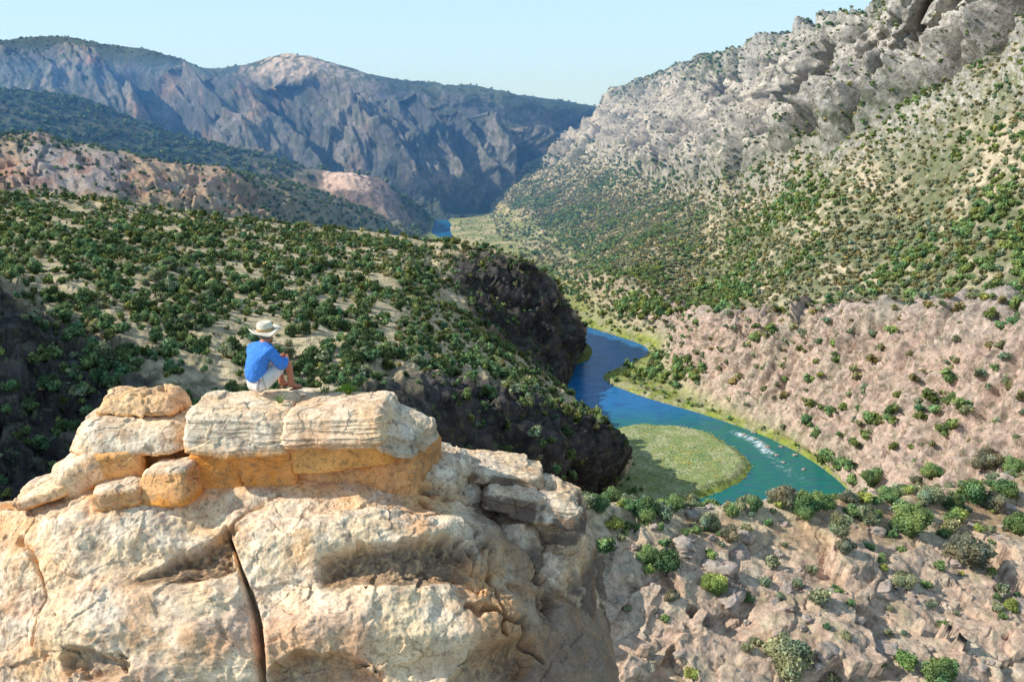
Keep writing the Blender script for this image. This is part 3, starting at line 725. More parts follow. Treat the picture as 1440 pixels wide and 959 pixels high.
# most of the columns on the camera side
th = np.concatenate([np.linspace(math.pi, 2 * math.pi, 1300, endpoint=False), np.linspace(0, math.pi, 200, endpoint=False)])
NT = len(th)
ex = 2.0 / 2.7
cx, sx = np.cos(th), np.sin(th)
ux = np.sign(cx) * np.abs(cx) ** ex; uy = np.sign(sx) * np.abs(sx) ** ex
z = G[:, 0][:, None] + 0 * th[None]
XC = (G[:, 1] + G[:, 2])[:, None] / 2; RX = (G[:, 2] - G[:, 1])[:, None] / 2
YC = (G[:, 3] + G[:, 4])[:, None] / 2; RY = (G[:, 4] - G[:, 3])[:, None] / 2
P = np.stack([XC + RX * ux[None], YC + RY * uy[None], z], -1)
# close the top
top = P[0:1] * 0 + P[0].mean(0); top[..., 2] = 125.47
P = np.concatenate([top * .98 + P[0:1] * .02, top * 0.5 + P[0:1] * 0.5, P], 0)
N0 = normals(P)
cc = P.mean((0, 1)); sgn = np.sign((N0 * (P - cc)).sum(-1).mean()); N0 = N0 * sgn
px, py, dp = project(P)
front = (P[..., 1] < 12.0)
_w1, _ = facet(P / .5, .4, 1.3, 9.1); _w2, _ = facet(P / .5, .4, 1.3, 12.1)
pxw = px + 22 * fbm(P / 0.7, 3) + 10 * _w1; pyw = py + 16 * fbm(P / 0.7 + 9, 3) + 8 * _w2
def ell(cx_, cy_, rx_, ry_, rot=0.0, e=2.0, X=None, Y=None):
    X = pxw if X is None else X; Y = pyw if Y is None else Y
    a = math.radians(rot); dx, dy = X - cx_, Y - cy_
    u = (dx * math.cos(a) + dy * math.sin(a)) / rx_; v = (-dx * math.sin(a) + dy * math.cos(a)) / ry_
    return (np.abs(u) ** e + np.abs(v) ** e) ** (1 / e)
def inside(r, soft=0.12): return sstep(1 + soft, 1 - soft, r)
d = 0.20 * fbm(P / 1.6, 4) + 0.10 * ridged(P / 0.9 + 4, 4)
fa, i1 = facet(P / np.array([1.15, 1.15, 0.8]), 0.45, 1.5, 1.1); fb, i2 = facet(P / np.array([.42, .42, .3]), 0.4, 1.4, 5.1)
d += 0.055 * fa + 0.022 * fb + 0.035 * fbm(P / 0.22, 4) + 0.018 * fbm(P / .07, 3)
# strata ledges
stz = P[..., 2] + 0.10 * fbm(P / 1.3 + 2, 3) + 0.03 * P[..., 0]
d += 0.03 * np.sin(stz * 2 * math.pi / 0.42) * sstep(-.1, .4, fbm(P / 1.1 + 8, 2))
# big forms
d += 0.40 * inside(ell(215, 895, 140, 75), .55)
d *= sstep(655, 730, py)
d += 0.20 * inside(ell(530, 775, 190, 42, 4), .6) + 0.34 * inside(ell(585, 876, 150, 46, 3), .45)
d += 0.15 * inside(ell(130, 760, 110, 60, -15), .6)
d -= 0.06 * sstep(340, 318, px) * sstep(700, 760, py) * sstep(150, 330, px)          # left lobe set back at the crack
crk = seg_dist(px, py, [(318, 742), (332, 780), (349, 830), (362, 870), (370, 915), (371, 975)])
cw = 2.2 + 2.6 * sstep(780, 880, py)
d -= 0.38 * np.exp(-(crk / cw) ** 2) * front
m1 = inside(ell(270, 788, 78, 33, -18, 2.6), .10) * sstep(338, 326, pxw); m1 = m1 * sstep(0, 14, pyw - (818 - 0.62 * (pxw - 200)) + 6)
pit = 0.5 + 0.9 * sstep(-.3, .4, fbm(P / .14, 3))
pit = 0.85 + 0.3 * sstep(-.3, .4, fbm(P / .14, 3))
d -= 0.23 * m1 * pit * sstep(855, 770, pyw)
m2 = inside(ell(558, 808, 98, 32, -4, 4.5), .09)
d += 0.13 * inside(ell(560, 752, 120, 26, -4, 2.5), .5)
d -= 0.27 * m2 * sstep(858, 775, pyw) * pit
m3 = inside(ell(455, 975, 78, 56, 0, 2.4), .08); d -= 0.30 * m3
m4 = inside(ell(150, 935, 48, 20, 5), .2); d -= 0.22 * m4
m5 = inside(ell(690, 945, 62, 30, -40), .25); d -= 0.3 * m5
d -= 0.30 * inside(ell(40, 690, 45, 22, -30), .4)
for cp_, cwd, cdp in (([(596,688),(690,722),(742,792),(772,865)], 3.5, .28), ([(38,760),(72,830),(58,905)], 2.5, .12), ([(392,700),(352,722),(322,744)], 2.5, .14),
                      ([(640,862),(720,882),(762,932)], 3, .2), ([(590,700),(650,760),(690,830),(700,900)], 2.5, .14)):
    d -= cdp * np.exp(-(seg_dist(px + 22 * fbm(P / .45 + 3, 3), py + 22 * fbm(P / .45 + 6, 3), cp_) / cwd) ** 2) * front
capm = sstep(668, 640, py) * front
P2 = P + N0 * d[..., None]
P2[..., 2] = np.where(P2[..., 2] > 125.62, 125.62 + 0.2 * (P2[..., 2] - 125.62), P2[..., 2])
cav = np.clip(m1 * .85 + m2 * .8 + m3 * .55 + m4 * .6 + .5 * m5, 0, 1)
n1 = fbm(P / 0.7 + 2, 4); n2 = fbm(P / .12, 3)
org = 0.55 * sstep(0.1, .5, n1 + .2 * n2) + 0.8 * sstep(722, 680, py) * sstep(-.4, .2, n1)
col = rock_color(P, org=org * (1 - cav))
col = mixc(col, (0.72, 0.48, 0.36), 0.6 * sstep(780, 900, py) * sstep(-.1, .3, n1))
col = mixc(col, (0.24, 0.155, 0.10), 0.85 * sstep(590, 700, px + 90 * n1 - .25 * (py - 700)))  # weathered brown, also darkening the right flank as painted shade
stn = 0
for e_ in ((60, 770, 60, 50, -20), (255, 905, 70, 26, 10), (60, 925, 60, 30, 0), (130, 700, 90, 22, -12), (420, 930, 60, 30, 0), (560, 700, 110, 26, -6), (300, 760, 60, 30, -20), (690, 850, 60, 60, -30)):
    stn = np.maximum(stn, inside(ell(*e_), .8))
col = mixc(col, (0.80, 0.42, 0.17), 0.7 * stn * sstep(-.3, .25, n1 + .5 * n2))
lch = sstep(.08, .3, fbm(P / 0.8 + 40, 3)) * sstep(-.05, .25, fbm(P / .09 + 4, 3))
col = mixc(col, (0.24, 0.19, 0.145), .65 * lch)
spk = fbm(P / 0.06, 3)
col = mixc(col, mixc((0.16, 0.105, 0.07), (0.50, 0.32, 0.16), sstep(-.1, .3, spk)), np.clip(cav * 1.0, 0, .9))  # brown speckle in the recesses, darkened to paint in their shade
n_, m_ = P2.shape[:2]
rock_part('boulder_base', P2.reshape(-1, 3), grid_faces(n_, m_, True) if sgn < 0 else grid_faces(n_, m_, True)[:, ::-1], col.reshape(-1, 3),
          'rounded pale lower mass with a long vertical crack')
def sphere_box(sub):
    """cube sphere"""
    t = np.linspace(-1, 1, sub)
    u, v = np.meshgrid(t, t, indexing='ij'); o = np.ones_like(u)
    fs = [np.stack(x, -1) for x in ((o, u, v), (-o, v, u), (v, o, u), (u, -o, v), (u, v, o), (v, u, -o))]
    V = np.stack(fs, 0).reshape(-1, 3)
    base = grid_faces(sub, sub); Fq = np.concatenate([base + k * sub * sub for k in range(6)])
    # weld
    key = np.round(V * 1e5).astype(np.int64); _, first, inv = np.unique(key, axis=0, return_index=True, return_inverse=True)
    inv = inv.reshape(-1)
    return V[first], inv[Fq]
CS = {}
def block(name, c0, size, rot=(0, 0, 0), e=5.0, sub=110, amp=1.0, seed=0.0, org=0.0, sh=0.0, layers=0.0, under=0.5, taper=(0, 0), label=None, shear=(0, 0), orgtop=None):
    """c0 centre xyz, size full dims; rounded superbox with strata and fractures"""
    if sub not in CS: CS[sub] = sphere_box(sub)
    V, Fq = CS[sub]
    V = np.tan(V * 0.72) / math.tan(0.72)
    r = (np.abs(V) ** e).sum(1) ** (1 / e)
    Q = V / r[:, None]
    hs = np.array(size) / 2
    Q0 = Q.copy()
    Q[:, 0] *= 1 - taper[0] * Q0[:, 2]; Q[:, 1] *= 1 - taper[1] * Q0[:, 2]
    L_ = Q * hs
    L_[:, 0] += shear[0] * L_[:, 2]; L_[:, 2] += shear[1] * L_[:, 0]
    S3 = L_ + seed * 13.7
    nrm = Q0 ** 3 / hs; nrm /= np.linalg.norm(nrm, axis=1)[:, None]
    fa, _ = facet(S3 / np.array([.6, .6, .35]), .35, 1.4, 1.0); fb, _ = facet(S3 / .2, .4, 1.3, 4.0)
    d_ = .85 * amp * (0.075 * fbm(S3 / 0.55, 4) + 0.06 * fa + 0.022 * fb + 0.02 * fbm(S3 / .1, 4))
    if layers:
        zz = L_[:, 2] + 0.05 * fbm(S3 / .6 + 3, 3)
        lay = ridged(np.stack([S3[:, 0] / 2.2, S3[:, 1] / 2.2, zz / 0.11], -1), 3)
        d_ += layers * 0.07 * lay * sstep(.9, .4, np.abs(nrm[:, 2]))
    L_ = L_ + nrm * d_[:, None]
    M_ = (Matrix.Rotation(math.radians(rot[2]), 3, 'Z') @ Matrix.Rotation(math.radians(rot[1]), 3, 'Y') @ Matrix.Rotation(math.radians(rot[0]), 3, 'X'))
    W = L_ @ np.array(M_).T + np.array(c0)
    n_ = fbm(S3 / .3 + 5, 3)
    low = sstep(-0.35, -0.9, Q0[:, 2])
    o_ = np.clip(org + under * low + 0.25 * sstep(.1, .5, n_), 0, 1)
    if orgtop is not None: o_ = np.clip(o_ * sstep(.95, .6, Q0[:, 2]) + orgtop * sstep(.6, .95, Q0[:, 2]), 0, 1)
    cl_ = rock_color(S3, org=o_, sh=sh * sstep(-.3, .3, n_ + .25) * (0.25 + 1.1 * sstep(.85, .35, Q0[:, 2])))  # sides painted darker than tops, shade put into the colour
    if layers: cl_ = mixc(cl_, (0.33, 0.27, 0.21), 0.7 * sstep(.0, -.5, lay) * layers)
    lich = sstep(.05, .35, fbm(S3 / .35 + 21, 3)) * sstep(-.1, .3, fbm(S3 / .07 + 2, 3)) * sstep(.7, .1, low) * (1 - np.clip(org, 0, 1))
    cl_ = mixc(cl_, (0.22, 0.19, 0.16), .6 * lich)
    return rock_part(name, W, Fq, cl_, label)
def b_px(px0, px1, py0, py1, Yf, depth):
    """box whose front face spans the pixel rectangle at distance Yf"""
    a = at(px0, py1, Yf); b = at(px1, py0, Yf)
    x0 = (a[0] + b[0]) / 2
    xa = at(px0, (py0 + py1) / 2, Yf)[0]; xb = at(px1, (py0 + py1) / 2, Yf)[0]
    return ((xa + xb) / 2, Yf + depth / 2, (a[2] + b[2]) / 2), (abs(xb - xa), depth, abs(b[2] - a[2]))
# cap row
def B(name, r, Yf, depth, **k):
    c0, s0 = b_px(*r, Yf, depth); return block(name, c0, s0, **k)
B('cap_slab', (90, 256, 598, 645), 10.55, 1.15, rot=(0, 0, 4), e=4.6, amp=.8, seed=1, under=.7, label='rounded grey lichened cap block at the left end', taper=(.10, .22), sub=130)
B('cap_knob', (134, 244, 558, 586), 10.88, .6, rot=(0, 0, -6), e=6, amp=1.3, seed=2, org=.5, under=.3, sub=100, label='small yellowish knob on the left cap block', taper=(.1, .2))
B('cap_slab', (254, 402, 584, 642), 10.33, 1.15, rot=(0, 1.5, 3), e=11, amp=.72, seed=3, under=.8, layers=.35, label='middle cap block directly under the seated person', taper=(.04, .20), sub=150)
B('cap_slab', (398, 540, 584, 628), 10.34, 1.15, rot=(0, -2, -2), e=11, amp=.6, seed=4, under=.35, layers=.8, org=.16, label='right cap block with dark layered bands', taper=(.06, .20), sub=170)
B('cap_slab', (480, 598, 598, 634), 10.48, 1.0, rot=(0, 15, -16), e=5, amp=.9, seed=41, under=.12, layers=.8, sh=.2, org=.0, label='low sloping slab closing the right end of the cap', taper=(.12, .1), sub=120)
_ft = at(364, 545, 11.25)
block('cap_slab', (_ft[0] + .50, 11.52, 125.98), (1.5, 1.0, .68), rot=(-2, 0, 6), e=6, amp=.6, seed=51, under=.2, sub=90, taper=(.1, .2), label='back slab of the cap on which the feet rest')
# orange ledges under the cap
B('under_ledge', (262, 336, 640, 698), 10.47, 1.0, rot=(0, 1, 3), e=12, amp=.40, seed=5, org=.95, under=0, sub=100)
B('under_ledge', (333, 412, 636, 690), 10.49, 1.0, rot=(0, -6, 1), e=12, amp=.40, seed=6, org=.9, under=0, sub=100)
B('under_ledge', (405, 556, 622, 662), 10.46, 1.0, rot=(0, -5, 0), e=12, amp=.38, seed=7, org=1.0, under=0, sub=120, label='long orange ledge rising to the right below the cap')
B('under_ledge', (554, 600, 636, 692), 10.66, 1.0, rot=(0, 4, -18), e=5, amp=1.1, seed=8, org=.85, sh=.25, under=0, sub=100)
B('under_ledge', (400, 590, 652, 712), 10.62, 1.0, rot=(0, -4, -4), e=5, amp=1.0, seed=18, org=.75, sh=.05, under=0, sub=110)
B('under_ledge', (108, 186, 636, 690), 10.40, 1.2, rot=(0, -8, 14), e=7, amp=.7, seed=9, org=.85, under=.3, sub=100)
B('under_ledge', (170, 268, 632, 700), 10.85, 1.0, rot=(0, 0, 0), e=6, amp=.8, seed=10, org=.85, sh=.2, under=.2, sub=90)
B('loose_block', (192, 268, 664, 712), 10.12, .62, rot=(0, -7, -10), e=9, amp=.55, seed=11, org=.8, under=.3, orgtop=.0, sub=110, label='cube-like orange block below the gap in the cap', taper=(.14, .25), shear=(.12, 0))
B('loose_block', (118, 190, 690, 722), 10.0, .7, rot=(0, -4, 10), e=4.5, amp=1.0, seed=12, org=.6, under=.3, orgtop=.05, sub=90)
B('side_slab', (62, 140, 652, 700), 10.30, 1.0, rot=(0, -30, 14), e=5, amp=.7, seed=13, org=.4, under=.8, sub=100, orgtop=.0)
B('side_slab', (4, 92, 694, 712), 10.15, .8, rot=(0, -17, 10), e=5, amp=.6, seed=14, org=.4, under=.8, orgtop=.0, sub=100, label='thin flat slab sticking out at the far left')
# shoulder stack on the right
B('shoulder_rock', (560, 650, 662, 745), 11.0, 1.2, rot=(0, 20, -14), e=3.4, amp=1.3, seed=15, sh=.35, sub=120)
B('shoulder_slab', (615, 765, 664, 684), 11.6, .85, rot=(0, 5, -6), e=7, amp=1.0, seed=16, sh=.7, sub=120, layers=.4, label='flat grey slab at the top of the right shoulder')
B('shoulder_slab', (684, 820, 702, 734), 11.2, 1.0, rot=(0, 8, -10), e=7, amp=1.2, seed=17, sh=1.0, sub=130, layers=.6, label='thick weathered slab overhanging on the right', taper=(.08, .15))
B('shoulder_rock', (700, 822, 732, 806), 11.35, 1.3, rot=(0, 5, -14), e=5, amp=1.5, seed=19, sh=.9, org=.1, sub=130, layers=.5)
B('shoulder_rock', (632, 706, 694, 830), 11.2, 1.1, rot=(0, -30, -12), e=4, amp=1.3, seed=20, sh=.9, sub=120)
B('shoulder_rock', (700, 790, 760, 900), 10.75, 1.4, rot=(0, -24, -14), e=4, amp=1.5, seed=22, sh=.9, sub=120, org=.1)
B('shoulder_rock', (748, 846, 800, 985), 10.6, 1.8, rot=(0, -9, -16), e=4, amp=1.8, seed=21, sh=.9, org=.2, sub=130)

# ------------------------------------------------------------------ the seated person
def skin_mesh(name, verts, edges, radii, mat, parent=None, root=0, sub=2, smooth=0, inflate=0.0, fold=0.0):
    me = bpy.data.meshes.new(name + '_cage'); me.from_pydata([tuple(v) for v in verts], edges, [])
    ob = bpy.data.objects.new(name + '_cage', me); COL.objects.link(ob)
    md = ob.modifiers.new('skin', 'SKIN'); md.use_smooth_shade = True
    for i, r in enumerate(radii):
        sv = me.skin_vertices[0].data[i]; sv.radius = (r, r) if not isinstance(r, tuple) else r; sv.use_root = (i == root)
    s_ = ob.modifiers.new('sub', 'SUBSURF'); s_.levels = sub; s_.render_levels = sub
    dg = bpy.context.evaluated_depsgraph_get()
    m2 = bpy.data.meshes.new_from_object(ob.evaluated_get(dg)); m2.name = name
    bpy.data.objects.remove(ob, do_unlink=True); bpy.data.meshes.remove(me)
    m2.materials.clear()
    if smooth:
        import bmesh
        bm = bmesh.new(); bm.from_mesh(m2)
        for _ in range(smooth): bmesh.ops.smooth_vert(bm, verts=bm.verts, factor=.5, use_axis_x=True, use_axis_y=True, use_axis_z=True)
        bm.normal_update()
        co_ = np.array([v.co[:] for v in bm.verts]); n_ = np.array([v.normal[:] for v in bm.verts])
        w_ = inflate + fold * (ridged(np.stack([co_[:, 0] * 9, co_[:, 1] * 9, co_[:, 2] * 14 + co_[:, 0] * 6], -1), 2) - .3)
        for v, p_ in zip(bm.verts, co_ + n_ * w_[:, None]): v.co = p_
        bm.to_mesh(m2); bm.free()
    return link(name, m2, mat, parent=parent)
M_SKIN = plain_mat('skin', (0.50, 0.20, 0.12), 0.55, 0.12, 14, 0.05, 0.003)
M_SHIRT = plain_mat('blue_shirt', (0.07, 0.25, 0.72), 0.85, 0.10, 14, 0.9, 0.04)
M_CUFF = plain_mat('white_cuff', (0.75, 0.76, 0.8), 0.8, 0.05, 10)
M_SHORTS = plain_mat('pale_shorts', (0.72, 0.66, 0.60), 0.85, 0.08, 10, 0.5, 0.02)
M_HAT = plain_mat('straw', (0.74, 0.66, 0.50), 0.85, 0.12, 60, 0.5, 0.005)
M_BAND = plain_mat('hat_band', (0.42, 0.27, 0.12), 0.8, 0.15, 30)
M_HAIR = plain_mat('grey_hair', (0.22, 0.17, 0.13), 0.8, 0.3, 60, 0.5, 0.004)
M_SHOE = plain_mat('sandal_leather', (0.25, 0.12, 0.07), 0.7, 0.2, 20)
seat = at(361, 546, 11.10)
PB = dict(pel=(0,0,.12), sp1=(0,-.01,.27), sp2=(0,.05,.42), ch=(0,.11,.53), nk=(0,.18,.63), hd1=(0,.215,.71), hd2=(0,.235,.79), hd3=(0,.23,.85),
          sL=(-.185,.14,.535), sR=(.185,.14,.535), eL=(-.25,.27,.31), eR=(.25,.27,.31), wL=(-.09,.45,.365), wR=(.09,.45,.365),
          hL=(-.10,.04,.10), hR=(.10,.04,.10), kL=(-.135,.42,.355), kR=(.135,.42,.355), cL=(-.12,.475,.20), cR=(.12,.475,.20), aL=(-.11,.50,-.02), aR=(.11,.50,-.02),
          fL=(-.115,.56,-.065), fR=(.115,.56,-.065), tL=(-.12,.66,-.08), tR=(.12,.66,-.08), heL=(-.11,.47,-.075), heR=(.11,.47,-.075), pmL=(-.045,.505,.365), pmR=(.045,.515,.345))
keys = list(PB); ix = {k: i for i, k in enumerate(keys)}
RAD = dict(pel=.125, sp1=.105, sp2=.115, ch=.10, nk=.055, hd1=.070, hd2=.088, hd3=.070, sL=.058, sR=.058, eL=.042, eR=.042, wL=.028, wR=.028, hL=.088, hR=.088,
           kL=.058, kR=.058, cL=.056, cR=.056, aL=.036, aR=.036, fL=.036, fR=.036, tL=.026, tR=.026, heL=.034, heR=.034, pmL=(.036,.022), pmR=(.036,.022))
ED = [('pel','sp1'),('sp1','sp2'),('sp2','ch'),('ch','nk'),('nk','hd1'),('hd1','hd2'),('hd2','hd3'),('ch','sL'),('ch','sR'),('sL','eL'),('eL','wL'),('wL','pmL'),('sR','eR'),('eR','wR'),('wR','pmR'),
      ('pel','hL'),('hL','kL'),('kL','cL'),('cL','aL'),('aL','fL'),('fL','tL'),('aL','heL'),('pel','hR'),('hR','kR'),('kR','cR'),('cR','aR'),('aR','fR'),('fR','tR'),('aR','heR')]
vs = [PB[k] for k in keys]; es = [(ix[a], ix[b]) for a, b in ED]; rs = [RAD[k] for k in keys]
def add_v(p, r, prev):
    vs.append(p); rs.append(r); es.append((prev, len(vs) - 1)); return len(vs) - 1
# fingers: the hands are folded together in front of the knees
for sgn_, pm in ((-1, 'pmL'), (1, 'pmR')):
    b0 = PB[pm]
    for f_ in range(4):
        dz = 0.024 - 0.017 * f_; ln = (0.9, 1.0, 0.95, 0.78)[f_]
        p1 = (b0[0] - sgn_ * 0.036, b0[1] + 0.022, b0[2] + dz)
        p2 = (b0[0] - sgn_ * (0.036 + .028 * ln), b0[1] + 0.030 * ln, b0[2] + dz - .006)
        p3 = (b0[0] - sgn_ * (0.036 + .048 * ln), b0[1] + 0.006, b0[2] + dz - .012)
        i_ = add_v(p1, .0095, ix[pm]); i_ = add_v(p2, .0085, i_); add_v(p3, .0075, i_)
    i_ = add_v((b0[0] - sgn_ * .002, b0[1] - .005, b0[2] + .040), .011, ix[pm]); add_v((b0[0] - sgn_ * .028, b0[1] + .012, b0[2] + .056), .009, i_)
# face: nose, ears, chin
i_ = add_v((0, .315, .775), .014, ix['hd2']); add_v((0, .328, .762), .012, i_)
for s_ in (-1, 1): add_v((s_ * .088, .225, .78), .017, ix['hd2'])
i_ = add_v((0, .285, .715), .030, ix['hd1'])
person = skin_mesh('person', vs, es, rs, M_SKIN, root=ix['pel'])
person.location = tuple(seat - np.array([0, 0, 0.015])); person.rotation_euler = (0, 0, math.radians(-39)); person.scale = (.95, .95, .95)
tag(person, 'person in straw hat, blue shirt and pale shorts sitting on the cap rock', 'person')
def chain(name, pts, rad, edges, mat, **k):
    return skin_mesh(name, pts, edges, rad, mat, parent=person, **k)
T = PB
sh_pts = [(0,-.005,.095), T['sp1'], T['sp2'], T['ch'], (0,.175,.632), T['sL'], T['sR'], (-.225,.205,.42), (.225,.205,.42), T['eL'], T['eR'], (-.17,.36,.345), (.17,.36,.345), (-.115,.425,.36), (.115,.425,.36)]
shirt = chain('shirt', sh_pts, [(.170,.145),(.168,.135),(.170,.138),(.150,.125),(.082,.072),.086,.078,.066,.066,.060,.060,.050,.050,.042,.042],
      [(0,1),(1,2),(2,3),(3,4),(3,5),(3,6),(5,7),(7,9),(9,11),(11,13),(6,8),(8,10),(10,12),(12,14)], M_SHIRT, sub=3, smooth=10, inflate=.010, fold=.010)
for s_ in (-1, 1):
    chain('cuff', [(s_*.118,.422,.359),(s_*.096,.444,.364)], [.045,.041], [(0,1)], M_CUFF, sub=2)
chain('shorts', [(0,-.01,.125),(-.095,.04,.105),(.095,.04,.105),(-.118,.20,.21),(.118,.20,.21),(-.130,.345,.30),(.130,.345,.30)], [.130,.118,.118,.100,.100,.086,.086],
      [(0,1),(0,2),(1,3),(2,4),(3,5),(4,6)], M_SHORTS, sub=3, smooth=14, inflate=.016, fold=.008)
def lathe(name, prof, mat, parent, loc=(0,0,0), seg=40, wav=None, rot=(0,0,0)):
    th_ = np.linspace(0, 2 * math.pi, seg, endpoint=False)
    V = []
    for (r, z_) in prof:
        for t in th_:
            x, y = r * math.cos(t), r * math.sin(t)
            zz = z_ + (wav(r, t) if wav else 0)
            V.append((x, y, zz))
    V = np.array(V)
    me = mesh_np(name, V, grid_faces(len(prof), seg, True))
    o = link(name, me, mat, parent=parent); o.location = loc; o.rotation_euler = rot; return o
brim = lambda r, t: (0.045 * abs(math.sin(t + .3)) + .018 * math.sin(3 * t + 1) + .01 * math.sin(5 * t)) * max(0, (r - .10) / .09) - (.02 if r < .05 else 0)
hat = lathe('hat', [(.002,.105),(.04,.108),(.070,.112),(.088,.100),(.096,.070),(.100,.03),(.103,.0),(.125,-.006),(.16,-.014),(.195,-.022),(.197,-.028),(.16,-.021),(.125,-.013),(.098,-.010),(.092,.03),(.085,.085),(.002,.09)],
            M_HAT, person, (0, .205, .800), 48, brim, (math.radians(4), 0, 0)); hat.scale = (1.12, 1.12, 1.12)
lathe('hat_band', [(.1035,.000),(.1075,.004),(.1060,.030),(.1035,.038),(.100,.036)], M_BAND, hat, (0, 0, 0.0), 48)
lathe('hair', [(.002,.10),(.05,.09),(.085,.05),(.094,.0),(.092,-.045),(.080,-.075),(.06,-.09)], M_HAIR, person, (0, .205, .775), 32)
for s_ in (-1, 1):
    e_ = lathe('eye', [(.001,.011),(.008,.008),(.011,0),(.008,-.008),(.001,-.011)], plain_mat('eye', (.05,.04,.03), .3), person, (s_ * .032, .306, .792), 12)
    chain('sandal', [(s_*.112,.46,-.100),(s_*.116,.56,-.105),(s_*.12,.67,-.108)], [(.040,.012),(.046,.012),(.038,.012)], [(0,1),(1,2)], M_SHOE, sub=2)

# ------------------------------------------------------------------ small plants on the outcrop
BL = np.array(ICO[1][0])
def tuft(name, loc, hgt, rad, n, c1, label, seed, wide=.012):
    r = np.random.default_rng(seed); Vs, Fs, Cs = [], [], []; off = 0
    for k in range(n):
        a = r.uniform(0, 6.28); l_ = r.uniform(.05, 1) ** .7; h_ = hgt * r.uniform(.5, 1.1); o_ = r.uniform(0, rad * .35)
        d_ = np.array([math.cos(a), math.sin(a), 0]); s_ = np.array([-d_[1], d_[0], 0]) * wide * r.uniform(.6, 1.3)
        p = [d_ * (o_ + rad * l_ * t ** 1.6) + np.array([0, 0, h_ * (t - .25 * l_ * t * t)]) for t in (0, .4, .75, 1)]
        V = [p[0] - s_, p[0] + s_, p[1] + s_ * .8, p[1] - s_ * .8, p[2] + s_ * .5, p[2] - s_ * .5, p[3] + s_ * .1, p[3] - s_ * .1]
        Vs.append(V); Fs += [[off, off+1, off+2, off+3], [off+3, off+2, off+4, off+5], [off+5, off+4, off+6, off+7]]; off += 8
        cc_ = np.array(c1) * r.uniform(.7, 1.3); Cs.append(np.tile(cc_, (8, 1)))
    me = mesh_np(name, np.concatenate(Vs), np.array(Fs), np.concatenate(Cs))
    o = link(name, me, M_LEAF, smooth=False); o.location = loc
    return tag(o, label, 'plant')
tuft('grass_tuft', tuple(at(456, 562, 11.3)), .20, .16, 110, (.34, .33, .13), 'dry pale grass tuft on the cap rock just right of the person', 1)
tuft('green_plant', tuple(at(486, 562, 11.35)), .22, .20, 240, (.26, .36, .05), 'bright yellow-green leafy plant behind the cap rock edge', 2, .016)
tuft('grass_tuft', tuple(at(394, 566, 10.85)), .11, .10, 60, (.42, .42, .17), 'short pale grass tuft in the joint beside the foot of the person', 3, .008)
tuft('grass_tuft', tuple(at(652, 648, 12.0)), .13, .12, 50, (.35, .32, .17), 'thin dry grass tuft on the right shoulder slab', 4, .008)

# ------------------------------------------------------------------ junipers and shrubs
def tree_proto(seed, kind, leaves, lumps, leaf, squash=.8):
    V, Ft, C_ = crown_tris(seed, leaves, lumps, leaf, kind, squash=squash, core=2 if leaves > 700 else 1)
    me = mesh_np('crown', V, Ft, C_); me.materials.append(M_LEAF)
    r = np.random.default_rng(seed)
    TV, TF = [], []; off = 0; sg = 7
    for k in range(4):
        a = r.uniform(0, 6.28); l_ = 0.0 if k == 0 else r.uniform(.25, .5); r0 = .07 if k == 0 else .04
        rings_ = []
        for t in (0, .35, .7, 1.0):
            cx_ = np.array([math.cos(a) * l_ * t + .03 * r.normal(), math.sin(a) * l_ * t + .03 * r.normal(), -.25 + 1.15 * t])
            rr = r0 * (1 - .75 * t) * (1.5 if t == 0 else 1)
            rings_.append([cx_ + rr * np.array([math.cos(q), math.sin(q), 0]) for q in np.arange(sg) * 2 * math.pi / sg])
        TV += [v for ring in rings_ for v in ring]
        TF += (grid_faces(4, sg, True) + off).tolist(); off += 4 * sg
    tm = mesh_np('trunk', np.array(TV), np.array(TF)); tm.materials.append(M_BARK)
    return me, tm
def place_tree(name, pr, loc, rad, h, label, cat, group=None, rz=None):
    root = empty(name, (float(loc[0]), float(loc[1]), float(loc[2]) - .10 * rad), random.uniform(0, 6.28) if rz is None else rz)
    root.scale = (rad, rad * random.uniform(.85, 1.15), h)
    tag(root, label, cat, group)
    for nm, me in (('crown', pr[0]), ('trunk', pr[1])):
        o = bpy.data.objects.new(nm, me); COL.objects.link(o); o.parent = root
    return root
def single_tree(name, me, loc, rad, h, label, cat, group):
    o = bpy.data.objects.new(name, me); COL.objects.link(o)
    o.location = (float(loc[0]), float(loc[1]), float(loc[2]) - .1 * rad); o.scale = (rad, rad * random.uniform(.85, 1.15), h)
    o.rotation_euler = (0, 0, random.uniform(0, 6.28)); tag(o, label, cat, group); return o

def drop(px, py):
    """first land under the pixel"""
    dg = bpy.context.evaluated_depsgraph_get(); d_ = ray(px, py)
    dv = Vector(d_).normalized()
    o = Vector((0, 0, H)) + dv * 30
    for _ in range(6):
        hit, loc, n, i, ob, m = SC.ray_cast(dg, o, dv)
        if hit and ob.get('kind') == 'structure': return np.array(loc)
        if not hit: return None
        o = loc + dv * 0.5
    return None
BIG = {}
for nm, kc, sq in (('oak', OAK, .75), ('jun', JUN, .85), ('sage', SAGE, .7), ('yel', YEL, .5), ('grey', GREYC, .8)):
    BIG[nm] = [tree_proto(200 + 10 * i + len(nm), kc, 3800, 16, .085, sq) for i in range(3)]
